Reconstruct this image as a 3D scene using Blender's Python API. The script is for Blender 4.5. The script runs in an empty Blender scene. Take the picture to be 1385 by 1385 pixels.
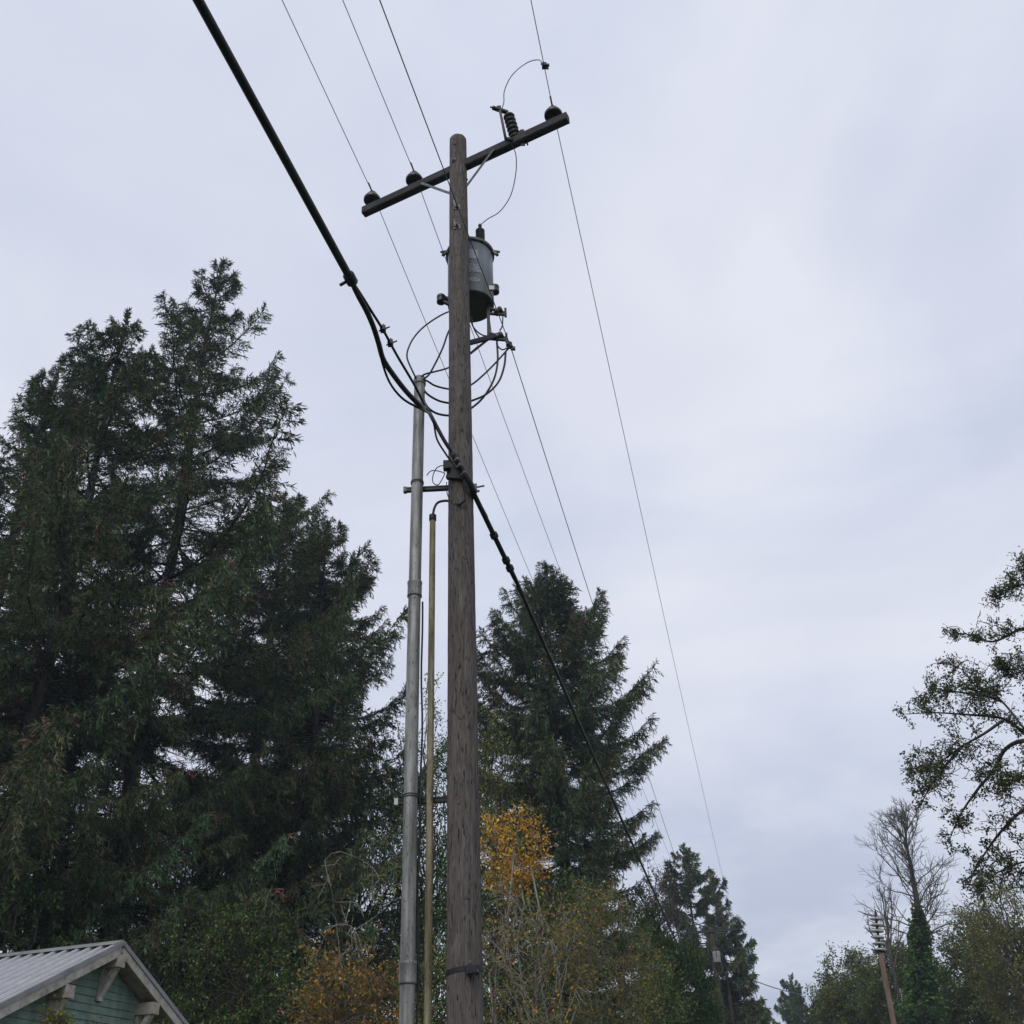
import bpy, math, random
import numpy as np

# ------------------------------------------------------------------ camera
SC = bpy.context.scene
COL = SC.collection
R_ = math.radians
FPX, PITCH, ROLL, EYE = 1387.0, R_(33.0), R_(2.3), 1.6
_F = np.array([0, math.cos(PITCH), math.sin(PITCH)])
_R0 = np.array([1.0, 0, 0]); _U0 = np.array([0, -math.sin(PITCH), math.cos(PITCH)])
_R = _R0*math.cos(ROLL) - _U0*math.sin(ROLL)
_U = _R0*math.sin(ROLL) + _U0*math.cos(ROLL)
_C = np.array([0, 0, EYE])
import mathutils
cam_d = bpy.data.cameras.new('camera'); cam = bpy.data.objects.new('camera', cam_d); COL.objects.link(cam)
cam_d.sensor_width = 36; cam_d.lens = 36*FPX/1385; cam_d.clip_end = 3000; cam_d.clip_start = 0.05
cam.matrix_world = mathutils.Matrix(((_R[0], _U[0], -_F[0], 0), (_R[1], _U[1], -_F[1], 0), (_R[2], _U[2], -_F[2], EYE), (0, 0, 0, 1)))
SC.camera = cam

# ------------------------------------------------------------------ world, sun, exposure
SUN_EL, SUN_AZ = R_(40), R_(-165)          # azimuth measured from +Y towards +X
w = bpy.data.worlds.new('World'); SC.world = w; w.use_nodes = True
nt = w.node_tree; nt.nodes.clear()
def N(nt, t, **k):
    n = nt.nodes.new(t)
    for a, b in k.items(): setattr(n, a, b)
    return n
def LK(nt, a, b): nt.links.new(a, b)
sky = N(nt, 'ShaderNodeTexSky', sky_type='NISHITA', sun_disc=False, sun_elevation=SUN_EL, sun_rotation=SUN_AZ)
sky.air_density = 1.0; sky.dust_density = 2.0
tc = N(nt, 'ShaderNodeTexCoord')
sep = N(nt, 'ShaderNodeSeparateXYZ'); LK(nt, tc.outputs['Generated'], sep.inputs[0])
zz = N(nt, 'ShaderNodeMath', operation='MAXIMUM'); zz.inputs[1].default_value = 0.0; LK(nt, sep.outputs['Z'], zz.inputs[0])
za = N(nt, 'ShaderNodeMath', operation='ADD'); za.inputs[1].default_value = 0.22; LK(nt, zz.outputs[0], za.inputs[0])
dv = N(nt, 'ShaderNodeVectorMath', operation='DIVIDE'); LK(nt, tc.outputs['Generated'], dv.inputs[0])
cz = N(nt, 'ShaderNodeCombineXYZ')
for i in range(3): LK(nt, za.outputs[0], cz.inputs[i])
LK(nt, cz.outputs[0], dv.inputs[1])
def wnoise(scale, detail, off, dist=0.3):
    mp = N(nt, 'ShaderNodeMapping'); mp.inputs['Location'].default_value = off; LK(nt, dv.outputs[0], mp.inputs[0])
    n = N(nt, 'ShaderNodeTexNoise'); n.inputs['Scale'].default_value = scale; n.inputs['Detail'].default_value = detail
    n.inputs['Roughness'].default_value = 0.5; n.inputs['Distortion'].default_value = dist
    LK(nt, mp.outputs[0], n.inputs[0]); return n.outputs['Fac']
n1 = wnoise(1.3, 6, (5.3, 2.2, 0), .7); n2 = wnoise(2.6, 5, (0.4, 7.3, 2.0))
cr = N(nt, 'ShaderNodeValToRGB')         # cloud tone: light and slightly darker sheets
cr.color_ramp.elements[0].position = 0.38; cr.color_ramp.elements[0].color = (6.7, 7.25, 8.85, 1)
cr.color_ramp.elements[1].position = 0.60; cr.color_ramp.elements[1].color = (8.4, 8.65, 9.75, 1)
LK(nt, n1, cr.inputs[0])
cr2 = N(nt, 'ShaderNodeValToRGB')        # lower, broken cloud
cr2.color_ramp.elements[0].position = 0.42; cr2.color_ramp.elements[0].color = (0.70, 0.705, 0.735, 1)
cr2.color_ramp.elements[1].position = 0.58; cr2.color_ramp.elements[1].color = (1.02, 1.0, .94, 1)
LK(nt, n2, cr2.inputs[0])
lowf = N(nt, 'ShaderNodeMapRange'); lowf.inputs[1].default_value = 0.04; lowf.inputs[2].default_value = 0.34
lowf.inputs[3].default_value = 1.0; lowf.inputs[4].default_value = 0.18; LK(nt, zz.outputs[0], lowf.inputs[0])
ml = N(nt, 'ShaderNodeMixRGB', blend_type='MULTIPLY'); LK(nt, lowf.outputs[0], ml.inputs[0])
LK(nt, cr.outputs[0], ml.inputs[1]); LK(nt, cr2.outputs[0], ml.inputs[2])
mx = N(nt, 'ShaderNodeMixRGB'); mx.inputs[0].default_value = 0.93
LK(nt, sky.outputs[0], mx.inputs[1]); LK(nt, ml.outputs[0], mx.inputs[2])
bg = N(nt, 'ShaderNodeBackground'); bg.inputs[1].default_value = 0.10; LK(nt, mx.outputs[0], bg.inputs[0])
wo = N(nt, 'ShaderNodeOutputWorld'); LK(nt, bg.outputs[0], wo.inputs[0])
sd = bpy.data.lights.new('sun', 'SUN'); sd.energy = 1.5; sd.angle = R_(25); sd.color = (1.0, 0.96, 0.9)
so = bpy.data.objects.new('sun', sd); COL.objects.link(so)
sv = mathutils.Vector((math.sin(SUN_AZ)*math.cos(SUN_EL), math.cos(SUN_AZ)*math.cos(SUN_EL), math.sin(SUN_EL)))
so.rotation_euler = sv.to_track_quat('Z', 'Y').to_euler(); so.location = (-20, 0, 40)
vs = SC.view_settings; vs.view_transform = 'Standard'; vs.look = 'None'; vs.exposure = 0.0; vs.gamma = 1.0; vs.use_curve_mapping = False
SC.cycles.max_bounces = 5; SC.cycles.diffuse_bounces = 3; SC.cycles.glossy_bounces = 2; SC.cycles.transmission_bounces = 3
SC.cycles.volume_bounces = 0; SC.cycles.caustics_reflective = False; SC.cycles.caustics_refractive = False

# ------------------------------------------------------------------ helpers
def ray(x, y): return _F + _R*(x-692.5)/FPX + _U*(692.5-y)/FPX
def atd(x, y, d):                       # the point seen at (x, y), d metres away over the ground
    v = ray(x, y); return _C + v*d/math.hypot(v[0], v[1])
def atz(x, y, z):
    v = ray(x, y); return _C + v*(z-EYE)/v[2]
def foot(x, y, d):
    p = atd(x, y, d); p[2] = 0; return p

class MB:
    def __init__(s): s.v = []; s.f = []; s.n = 0; s.c = []; s.sm = []
    def add(s, V, Fc, smooth=False, col=None):
        V = np.asarray(V, float).reshape(-1, 3)
        for q in Fc: s.f.append(tuple(int(i)+s.n for i in q)); s.sm.append(smooth)
        s.v.append(V); s.n += len(V)
        s.c.append(np.tile(np.asarray(col if col is not None else (1, 1, 1)), (len(V), 1)))
    def box(s, c, size, rot=None):
        h = np.array(size)/2
        V = np.array([(x, y, z) for x in (-1, 1) for y in (-1, 1) for z in (-1, 1)])*h
        if rot is not None: V = V @ np.asarray(rot).T
        s.add(V+np.asarray(c), [(0, 1, 3, 2), (4, 6, 7, 5), (0, 4, 5, 1), (2, 3, 7, 6), (0, 2, 6, 4), (1, 5, 7, 3)])
    def bar(s, a, b, wd, th, up=(0, 0, 1), bev=0.0):
        a = np.asarray(a, float); b = np.asarray(b, float); d = b-a; L = np.linalg.norm(d); d /= L
        sd_ = np.cross(d, up); sd_ /= np.linalg.norm(sd_); u = np.cross(sd_, d)
        pr = [(-wd/2, -th/2), (wd/2, -th/2), (wd/2, th/2), (-wd/2, th/2)]
        if bev > 0:
            x, y, e = wd/2, th/2, bev
            pr = [(-x+e, -y), (x-e, -y), (x, -y+e), (x, y-e), (x-e, y), (-x+e, y), (-x, y-e), (-x, -y+e)]
        n = len(pr)
        V = [a+sd_*p+u*q for p, q in pr]+[b+sd_*p+u*q for p, q in pr]
        s.add(V, [tuple(range(n))[::-1], tuple(range(n, 2*n))]+[(i, (i+1) % n, n+(i+1) % n, n+i) for i in range(n)])
    def tube(s, pts, r, n=8, cap=True, smooth=True):
        P = np.asarray(pts, float); m = len(P); r = np.broadcast_to(np.asarray(r, float), (m,))
        T = np.gradient(P, axis=0); T /= np.linalg.norm(T, axis=1)[:, None]+1e-12
        u = np.cross(T[0], (0, 0, 1.0))
        if np.linalg.norm(u) < 1e-3: u = np.cross(T[0], (1.0, 0, 0))
        u /= np.linalg.norm(u); V = []
        an = np.arange(n)*2*math.pi/n
        for i in range(m):
            u = u-T[i]*(u@T[i]); u /= np.linalg.norm(u)+1e-12; v_ = np.cross(T[i], u)
            V.append(P[i]+r[i]*(np.cos(an)[:, None]*u+np.sin(an)[:, None]*v_))
        Fc = [(i*n+k, i*n+(k+1) % n, (i+1)*n+(k+1) % n, (i+1)*n+k) for i in range(m-1) for k in range(n)]
        s.add(np.concatenate(V), Fc, smooth)
        if cap: s.f += [tuple(s.n-m*n+k for k in range(n))[::-1], tuple(s.n-n+k for k in range(n))]; s.sm += [False, False]
    def lathe(s, prof, c=(0, 0, 0), axis=None, n=20, smooth=True):   # prof: (r, h) pairs
        ax = np.array((0, 0, 1.0)) if axis is None else np.asarray(axis, float)/np.linalg.norm(axis)
        u = np.cross(ax, (0, 1.0, 0.01)); u /= np.linalg.norm(u); v_ = np.cross(ax, u)
        an = np.arange(n)*2*math.pi/n; V = []
        for r, h in prof: V.append(np.asarray(c)+ax*h+max(r, 1e-4)*(np.cos(an)[:, None]*u+np.sin(an)[:, None]*v_))
        m = len(prof)
        s.add(np.concatenate(V), [(i*n+k, i*n+(k+1) % n, (i+1)*n+(k+1) % n, (i+1)*n+k) for i in range(m-1) for k in range(n)], smooth)
        s.f += [tuple(s.n-m*n+k for k in range(n))[::-1], tuple(s.n-n+k for k in range(n))]; s.sm += [False, False]
    def build(s, name, mat, parent=None):
        me = bpy.data.meshes.new(name)
        V = np.concatenate(s.v) if s.v else np.zeros((0, 3))
        me.from_pydata(V.tolist(), [], s.f)
        me.polygons.foreach_set('use_smooth', np.array(s.sm, bool)); me.update()
        return link(name, me, mat, parent)

def link(name, me, mat, parent=None):
    if mat is not None and not me.materials: me.materials.append(mat)
    o = bpy.data.objects.new(name, me); COL.objects.link(o)
    if parent is not None: o.parent = parent; o.matrix_parent_inverse = parent.matrix_world.inverted()
    return o
def tag(o, label, cat, group=None):
    o['label'] = label; o['category'] = cat
    if group: o['group'] = group
    return o
def thing(name, loc, label, cat, group=None, rz=0.0):
    o = bpy.data.objects.new(name, None); COL.objects.link(o); o.empty_display_size = .2
    o.location = [float(a) for a in loc]; o.rotation_euler = (0, 0, rz)
    o.matrix_world = mathutils.Matrix.Translation(o.location) @ mathutils.Matrix.Rotation(rz, 4, 'Z')
    return tag(o, label, cat, group)

def fast_mesh(name, V, quads=None, tris=None, col=None, smooth=False):
    me = bpy.data.meshes.new(name); V = np.ascontiguousarray(V, np.float32)
    loops = []; tot = []
    if quads is not None and len(quads): loops.append(np.asarray(quads).ravel()); tot.append(np.full(len(quads), 4))
    if tris is not None and len(tris): loops.append(np.asarray(tris).ravel()); tot.append(np.full(len(tris), 3))
    loops = np.concatenate(loops).astype(np.int32); tot = np.concatenate(tot).astype(np.int32)
    me.vertices.add(len(V)); me.vertices.foreach_set('co', V.ravel())
    me.loops.add(len(loops)); me.loops.foreach_set('vertex_index', loops)
    me.polygons.add(len(tot)); st = np.concatenate([[0], np.cumsum(tot)[:-1]]).astype(np.int32)
    me.polygons.foreach_set('loop_start', st)
    me.polygons.foreach_set('use_smooth', np.full(len(tot), smooth))
    me.update(calc_edges=True)
    if col is not None:
        at = me.color_attributes.new('tint', 'FLOAT_COLOR', 'POINT')
        c4 = np.ones((len(V), 4), np.float32); c4[:, :3] = col; at.data.foreach_set('color', c4.ravel())
    return me

def nrm(a): return a/(np.linalg.norm(a, axis=-1, keepdims=True)+1e-9)
def perp(D, rng):
    a = np.cross(D, rng.normal(size=D.shape)); return nrm(a)
def segs(P0, P1, r0, r1, n=3, tint=(1, 1, 1)):
    """many thin tapered twigs at once: returns V, quads, tint"""
    P0 = np.asarray(P0, float); P1 = np.asarray(P1, float); m = len(P0)
    r0 = np.broadcast_to(r0, (m,)); r1 = np.broadcast_to(r1, (m,))
    D = nrm(P1-P0); ref = np.where(np.abs(D[:, 2:3]) > .9, np.array([[1., 0, 0]]), np.array([[0, 0, 1.]]))
    u = nrm(np.cross(D, ref)); v = np.cross(D, u); V = np.zeros((m, 2*n, 3))
    for k in range(n):
        c, s_ = math.cos(2*math.pi*k/n), math.sin(2*math.pi*k/n); o = u*c+v*s_
        V[:, k] = P0+o*r0[:, None]; V[:, n+k] = P1+o*r1[:, None]
    base = (np.arange(m)*2*n)[:, None, None]
    q = np.array([[k, (k+1) % n, n+(k+1) % n, n+k] for k in range(n)])[None]
    return V.reshape(-1, 3), (base+q).reshape(-1, 4), np.tile(np.asarray(tint, float), (m*2*n, 1))
def merge(parts):
    off = 0; VV = []; QQ = []; CC = []
    for V, Q, Cc in parts:
        VV.append(V); QQ.append(Q+off); CC.append(Cc); off += len(V)
    return np.concatenate(VV), np.concatenate(QQ), np.concatenate(CC)
def leaves(P, D, Nn, L, W, tint):
    """leaf blades: base, two shoulders, tip; folded a little along the midrib"""
    m = len(P); S = nrm(np.cross(D, Nn)); up = nrm(np.cross(S, D))
    L = np.broadcast_to(L, (m,))[:, None]; W = np.broadcast_to(W, (m,))[:, None]
    V = np.stack([P, P+D*L*.48+S*W*.5+up*W*.15, P+D*L-up*L*.08, P+D*L*.48-S*W*.5+up*W*.15], 1)
    Q = (np.arange(m)*4)[:, None]+np.arange(4)[None]
    return V.reshape(-1, 3), Q, np.repeat(tint, 4, axis=0)
def shoots(P, D, L, W, tint, rng):
    """needled shoots: two crossed spindles each"""
    A = perp(D, rng); B = np.cross(D, A)
    a = leaves(P, D, A, L, W, tint); b = leaves(P, D, B, L, W, tint)
    return merge([a, b])
def pick(cols, wts, n, rng, jit=.18):
    cols = np.asarray(cols, float); i = rng.choice(len(cols), n, p=np.asarray(wts)/np.sum(wts))
    return np.clip(cols[i]*(1+rng.normal(0, jit, (n, 1)))*(1+rng.normal(0, jit*.35, (n, 3))), 0.004, 1)

# ------------------------------------------------------------------ materials
def mat(name, base=(.5, .5, .5), rough=.6, metal=0.0, spec=.3):
    m = bpy.data.materials.new(name); m.use_nodes = True
    b = m.node_tree.nodes['Principled BSDF']; b.inputs['Base Color'].default_value = (*base, 1)
    b.inputs['Roughness'].default_value = rough; b.inputs['Metallic'].default_value = metal
    b.inputs['Specular IOR Level'].default_value = spec
    return m
def noisy(name, c1, c2, scale=(6, 6, 6), rough=.7, metal=0.0, bump=.2, detail=6, lo=.35, hi=.65, coord='Object', spec=.3, bscale=None):
    m = mat(name, c1, rough, metal, spec); t = m.node_tree; b = t.nodes['Principled BSDF']
    tc = N(t, 'ShaderNodeTexCoord'); mp = N(t, 'ShaderNodeMapping'); mp.inputs['Scale'].default_value = scale
    LK(t, tc.outputs[coord], mp.inputs[0])
    n = N(t, 'ShaderNodeTexNoise'); n.inputs['Scale'].default_value = 1; n.inputs['Detail'].default_value = detail; n.inputs['Roughness'].default_value = .62
    LK(t, mp.outputs[0], n.inputs[0])
    r = N(t, 'ShaderNodeValToRGB'); r.color_ramp.elements[0].position = lo; r.color_ramp.elements[1].position = hi
    r.color_ramp.elements[0].color = (*c1, 1); r.color_ramp.elements[1].color = (*c2, 1)
    LK(t, n.outputs['Fac'], r.inputs[0]); LK(t, r.outputs[0], b.inputs['Base Color'])
    if bump:
        bp = N(t, 'ShaderNodeBump'); bp.inputs['Strength'].default_value = bump; bp.inputs['Distance'].default_value = .02
        LK(t, n.outputs['Fac'], bp.inputs['Height']); LK(t, bp.outputs[0], b.inputs['Normal'])
    return m
def leafmat(name, trans=.25, rough=.55, spec=.25, vary=.25, hue=0.0):
    m = bpy.data.materials.new(name); m.use_nodes = True; t = m.node_tree; b = t.nodes['Principled BSDF']
    a = N(t, 'ShaderNodeAttribute', attribute_name='tint')
    oi = N(t, 'ShaderNodeObjectInfo')
    hs = N(t, 'ShaderNodeHueSaturation')
    mr = N(t, 'ShaderNodeMapRange'); mr.inputs[3].default_value = 1-vary; mr.inputs[4].default_value = 1+vary
    LK(t, oi.outputs['Random'], mr.inputs[0]); LK(t, mr.outputs[0], hs.inputs['Value'])
    if hue:
        mh = N(t, 'ShaderNodeMapRange'); mh.inputs[3].default_value = .5-hue; mh.inputs[4].default_value = .5+hue*.25
        wn = N(t, 'ShaderNodeTexWhiteNoise', noise_dimensions='1D'); LK(t, oi.outputs['Random'], wn.inputs['W']); LK(t, wn.outputs['Value'], mh.inputs[0]); LK(t, mh.outputs[0], hs.inputs['Hue'])
    LK(t, a.outputs['Color'], hs.inputs['Color']); LK(t, hs.outputs[0], b.inputs['Base Color'])
    b.inputs['Roughness'].default_value = rough; b.inputs['Specular IOR Level'].default_value = spec
    if trans:
        tr = N(t, 'ShaderNodeBsdfTranslucent'); LK(t, hs.outputs[0], tr.inputs[0])
        ms = N(t, 'ShaderNodeMixShader'); ms.inputs[0].default_value = trans
        LK(t, b.outputs[0], ms.inputs[1]); LK(t, tr.outputs[0], ms.inputs[2])
        LK(t, ms.outputs[0], t.nodes['Material Output'].inputs[0])
    return m

def wood_pole_mat():
    m = mat('weathered_pole_wood', (.15, .12, .1), .85, 0, .15); t = m.node_tree; b = t.nodes['Principled BSDF']
    tc = N(t, 'ShaderNodeTexCoord')
    def noise(scale, detail, rough=.6, dist=0.0):
        mp = N(t, 'ShaderNodeMapping'); mp.inputs['Scale'].default_value = scale; LK(t, tc.outputs['Object'], mp.inputs[0])
        n = N(t, 'ShaderNodeTexNoise'); n.inputs['Scale'].default_value = 1; n.inputs['Detail'].default_value = detail
        n.inputs['Roughness'].default_value = rough; n.inputs['Distortion'].default_value = dist
        LK(t, mp.outputs[0], n.inputs[0]); return n.outputs['Fac']
    grain = noise((60, 60, 4.5), 8, .7, 1.2); blot = noise((11, 11, 2.2), 6, .65, .8); nick = noise((75, 75, 13), 2, .5); check = noise((30, 30, 1.1), 4, .6, .8)
    r = N(t, 'ShaderNodeValToRGB'); r.color_ramp.elements[0].position = .32; r.color_ramp.elements[1].position = .7
    r.color_ramp.elements[0].color = (.060, .053, .051, 1); r.color_ramp.elements[1].color = (.19, .172, .165, 1); LK(t, grain, r.inputs[0])
    r2 = N(t, 'ShaderNodeValToRGB'); r2.color_ramp.elements[0].position = .35; r2.color_ramp.elements[1].position = .68
    r2.color_ramp.elements[0].color = (.70, .66, .64, 1); r2.color_ramp.elements[1].color = (1.0, 1.0, 1.0, 1); LK(t, blot, r2.inputs[0])
    m1 = N(t, 'ShaderNodeMixRGB', blend_type='MULTIPLY'); m1.inputs[0].default_value = 1; LK(t, r.outputs[0], m1.inputs[1]); LK(t, r2.outputs[0], m1.inputs[2])
    r3 = N(t, 'ShaderNodeValToRGB'); r3.color_ramp.elements[0].position = .32; r3.color_ramp.elements[1].position = .40
    r3.color_ramp.elements[0].color = (.28, .25, .23, 1); r3.color_ramp.elements[1].color = (1, 1, 1, 1); LK(t, nick, r3.inputs[0])
    m2 = N(t, 'ShaderNodeMixRGB', blend_type='MULTIPLY'); m2.inputs[0].default_value = 1; LK(t, m1.outputs[0], m2.inputs[1]); LK(t, r3.outputs[0], m2.inputs[2])
    r4 = N(t, 'ShaderNodeValToRGB'); r4.color_ramp.elements[0].position = .34; r4.color_ramp.elements[1].position = .39
    r4.color_ramp.elements[0].color = (.22, .2, .18, 1); r4.color_ramp.elements[1].color = (1, 1, 1, 1); LK(t, check, r4.inputs[0])
    m3 = N(t, 'ShaderNodeMixRGB', blend_type='MULTIPLY'); m3.inputs[0].default_value = .45; LK(t, m2.outputs[0], m3.inputs[1]); LK(t, r4.outputs[0], m3.inputs[2])
    LK(t, m3.outputs[0], b.inputs['Base Color'])
    ad = N(t, 'ShaderNodeMath', operation='ADD'); LK(t, grain, ad.inputs[0])
    mu = N(t, 'ShaderNodeMath', operation='MULTIPLY'); LK(t, r3.outputs[0], mu.inputs[0]); mu.inputs[1].default_value = .5; LK(t, mu.outputs[0], ad.inputs[1])
    bp = N(t, 'ShaderNodeBump'); bp.inputs['Strength'].default_value = .6; bp.inputs['Distance'].default_value = .012
    LK(t, ad.outputs[0], bp.inputs['Height']); LK(t, bp.outputs[0], b.inputs['Normal'])
    return m

M = dict(
    pole=wood_pole_mat(),
    knot=noisy('knot_wood', (.035, .030, .028), (.11, .098, .092), (60, 60, 60), .9),
    arm=noisy('dark_arm_wood', (.022, .021, .026), (.06, .055, .06), (3, 60, 60), .8, bump=.3),
    galv=noisy('galvanised_steel', (.165, .170, .166), (.315, .322, .312), (16, 16, 3.5), .6, .3, .08, detail=9),
    hard=noisy('dull_hardware', (.06, .062, .068), (.17, .17, .175), (20, 20, 20), .6, .4, .1),
    black=mat('black_rubber', (.012, .013, .018), .5, 0, .3),
    poly=mat('dark_polymer', (.016, .017, .022), .45, 0, .4),
    porc=noisy('brown_porcelain', (.014, .012, .013), (.03, .024, .022), (8, 8, 8), .3, 0, 0, spec=.5),
    wire=mat('bare_conductor', (.075, .08, .09), .6, .3),
    tank=noisy('grey_tank_paint', (.115, .135, .155), (.155, .175, .195), (5, 5, 2), .5, 0, .03, lo=.3, hi=.7),
    tankdark=noisy('tank_underside_shade', (.05, .058, .07), (.075, .085, .095), (5, 5, 5), .55, 0, .03),  # underside shade put into a darker copy of the tank colour
    decal=noisy('faded_sticker', (.27, .29, .30), (.34, .36, .36), (60, 60, 60), .6, 0, 0),
    decalblue=noisy('faded_blue_lettering', (.14, .16, .18), (.27, .29, .34), (80, 80, 40), .6, 0, 0, lo=.48, hi=.52),
    pvc=noisy('mossy_conduit', (.12, .105, .06), (.29, .265, .18), (25, 25, 4), .75, 0, .15),
    white=noisy('white_plastic', (.42, .43, .43), (.52, .53, .53), (30, 30, 30), .5, 0, 0),
    bark=noisy('conifer_bark', (.026, .022, .020), (.070, .060, .054), (14, 14, 3), .9, 0, .5),
    barkpale=noisy('pale_alder_bark', (.10, .095, .085), (.27, .255, .23), (10, 10, 4), .85, 0, .3),
    twig=leafmat('twig_bark', 0, .85, .1, .1),
    spruce=leafmat('spruce_needles', .12, .7, .06, .35, .085),
    leaf=leafmat('broad_leaves', .35, .6, .12, .12),
    ground=noisy('grass_ground', (.035, .05, .018), (.085, .09, .04), (.8, .8, .8), .95, 0, .3, detail=10),
    siding=noisy('green_siding_paint', (.145, .22, .18), (.20, .285, .24), (3, 3, 14), .75, 0, .12),
    trim=noisy('weathered_cream_trim', (.33, .31, .27), (.50, .48, .43), (7, 7, 7), .75, 0, .1),
    beam=noisy('stained_cream_beam', (.26, .21, .16), (.45, .41, .35), (8, 8, 8), .8, 0, .1),
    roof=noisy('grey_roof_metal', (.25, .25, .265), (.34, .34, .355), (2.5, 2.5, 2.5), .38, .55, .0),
    roofrib=noisy('lit_rib_metal', (.55, .55, .57), (.66, .66, .68), (3, 3, 3), .4, .3, 0),  # same roof metal; rib highlights put into a lighter colour than the pans
    roofdark=noisy('roof_cap_metal', (.2, .205, .215), (.3, .3, .31), (3, 3, 3), .5, .25, .03),
    glass=mat('dark_window_glass', (.03, .035, .04), .08, 0, .5),
    siren=noisy('siren_grey_paint', (.30, .32, .32), (.42, .43, .42), (5, 5, 5), .5, 0, 0),
    sirenpole=noisy('reddish_pole_wood', (.12, .08, .062), (.22, .15, .12), (12, 12, 1.5), .85, 0, .2),
)

def stain(m, scale, lo, hi, dark):
    t = m.node_tree; b = t.nodes['Principled BSDF']; src = b.inputs['Base Color'].links[0].from_socket
    tc = N(t, 'ShaderNodeTexCoord'); mp = N(t, 'ShaderNodeMapping'); mp.inputs['Scale'].default_value = scale; LK(t, tc.outputs['Object'], mp.inputs[0])
    n = N(t, 'ShaderNodeTexNoise'); n.inputs['Scale'].default_value = 1; n.inputs['Detail'].default_value = 4; n.inputs['Roughness'].default_value = .6; LK(t, mp.outputs[0], n.inputs[0])
    r = N(t, 'ShaderNodeValToRGB'); r.color_ramp.elements[0].position = lo; r.color_ramp.elements[1].position = hi
    r.color_ramp.elements[0].color = (*dark, 1); r.color_ramp.elements[1].color = (1, 1, 1, 1); LK(t, n.outputs['Fac'], r.inputs[0])
    x = N(t, 'ShaderNodeMixRGB', blend_type='MULTIPLY'); x.inputs[0].default_value = 1; LK(t, src, x.inputs[1]); LK(t, r.outputs[0], x.inputs[2]); LK(t, x.outputs[0], b.inputs['Base Color'])
stain(M['galv'], (60, 60, 22), .33, .40, (.35, .33, .30)); stain(M['galv'], (22, 22, .9), .38, .55, (.55, .55, .55))
stain(M['pvc'], (70, 70, 20), .33, .42, (.4, .38, .34)); stain(M['pvc'], (20, 20, .8), .36, .56, (.6, .6, .55))
stain(M['tank'], (12, 12, 1.2), .34, .5, (.72, .7, .68)); stain(M['siding'], (5, 5, .8), .36, .56, (.72, .74, .72)); stain(M['trim'], (6, 6, 6), .34, .5, (.65, .6, .52)); stain(M['roof'], (1.2, 1.2, 1.2), .36, .6, (.78, .78, .76))
stain(M['arm'], (4, 4, 4), .36, .56, (.6, .6, .6))

# ------------------------------------------------------------------ ground
gm = bpy.data.meshes.new('ground'); gn = 60; gx = np.linspace(-900, 900, gn+1)
GX, GY = np.meshgrid(gx, gx, indexing='ij')
gm.from_pydata(np.stack([GX.ravel(), GY.ravel(), np.zeros(GX.size)], 1).tolist(), [],
               [(i*(gn+1)+j, (i+1)*(gn+1)+j, (i+1)*(gn+1)+j+1, i*(gn+1)+j+1) for i in range(gn) for j in range(gn)])
g = link('ground', gm, M['ground']); g['kind'] = 'structure'

# ------------------------------------------------------------------ the near utility pole
PX, PY, PTOP = -0.475, 7.99, 12.2
def prad(z): return 0.140-(z/PTOP)*0.038
pole = thing('utility_pole', (PX, PY, 0), 'tall weathered wooden utility pole carrying a dark crossarm and a grey transformer', 'utility pole')
def pole_shaft(h, rfun, seed, nz=150, na=28):
    rng = np.random.default_rng(seed); zs = np.linspace(-.3, h, nz); an = np.arange(na)*2*math.pi/na
    V = []
    ph = rng.uniform(0, 6.3, 6)
    for z in zs:
        lob = sum(.006*math.cos(0) * np.cos(k*an+ph[k-1]+z*.25)/k for k in (2, 3, 5))
        V.append(np.stack([np.cos(an)*(rfun(z)*(1+lob)+rng.normal(0, .0006, na)), np.sin(an)*(rfun(z)*(1+lob)+rng.normal(0, .0006, na)), np.full(na, z)], 1))
    for rr, dz in ((.9, .018), (.6, .034), (.0, .042)):
        V.append(np.stack([np.cos(an)*rfun(h)*rr, np.sin(an)*rfun(h)*rr, np.full(na, h+dz)+rng.normal(0, .004, na)*(rr > 0)], 1))
    m = len(V)
    Q = [(i*na+k, i*na+(k+1) % na, (i+1)*na+(k+1) % na, (i+1)*na+k) for i in range(m-1) for k in range(na)]
    return fast_mesh('shaft', np.concatenate(V), Q, smooth=True)
o = link('shaft', pole_shaft(PTOP, prad, 3), M['pole'], None); o.location = (PX, PY, 0); o.parent = pole; o.location = (0, 0, 0)
shaft = o
rngk = np.random.default_rng(8)
for zk, ak in [(4.05, -1.75), (3.35, -1.35), (6.15, -1.9), (6.25, -1.2), (4.75, -1.6), (4.8, -1.1), (7.75, -1.5), (9.45, -1.7), (9.05, -1.45), (10.6, -1.3), (2.9, -1.2), (5.5, -2.2), (8.3, -1.25)]:
    b = MB(); d = np.array([math.cos(ak), math.sin(ak), 0]); r = prad(zk)
    c = np.array([0, 0, zk])+d*(r-.012)
    s = rngk.uniform(.016, .028)
    b.lathe([(s, 0), (s*.97, .0115), (s*.6, .0135), (.0, .014)], c, d, 12)
    k = b.build('knot', M['knot']); k.parent = shaft

def P(x, y, z): return np.array([x, y, z], float)
wp = P(PX, PY, 0)
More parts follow.
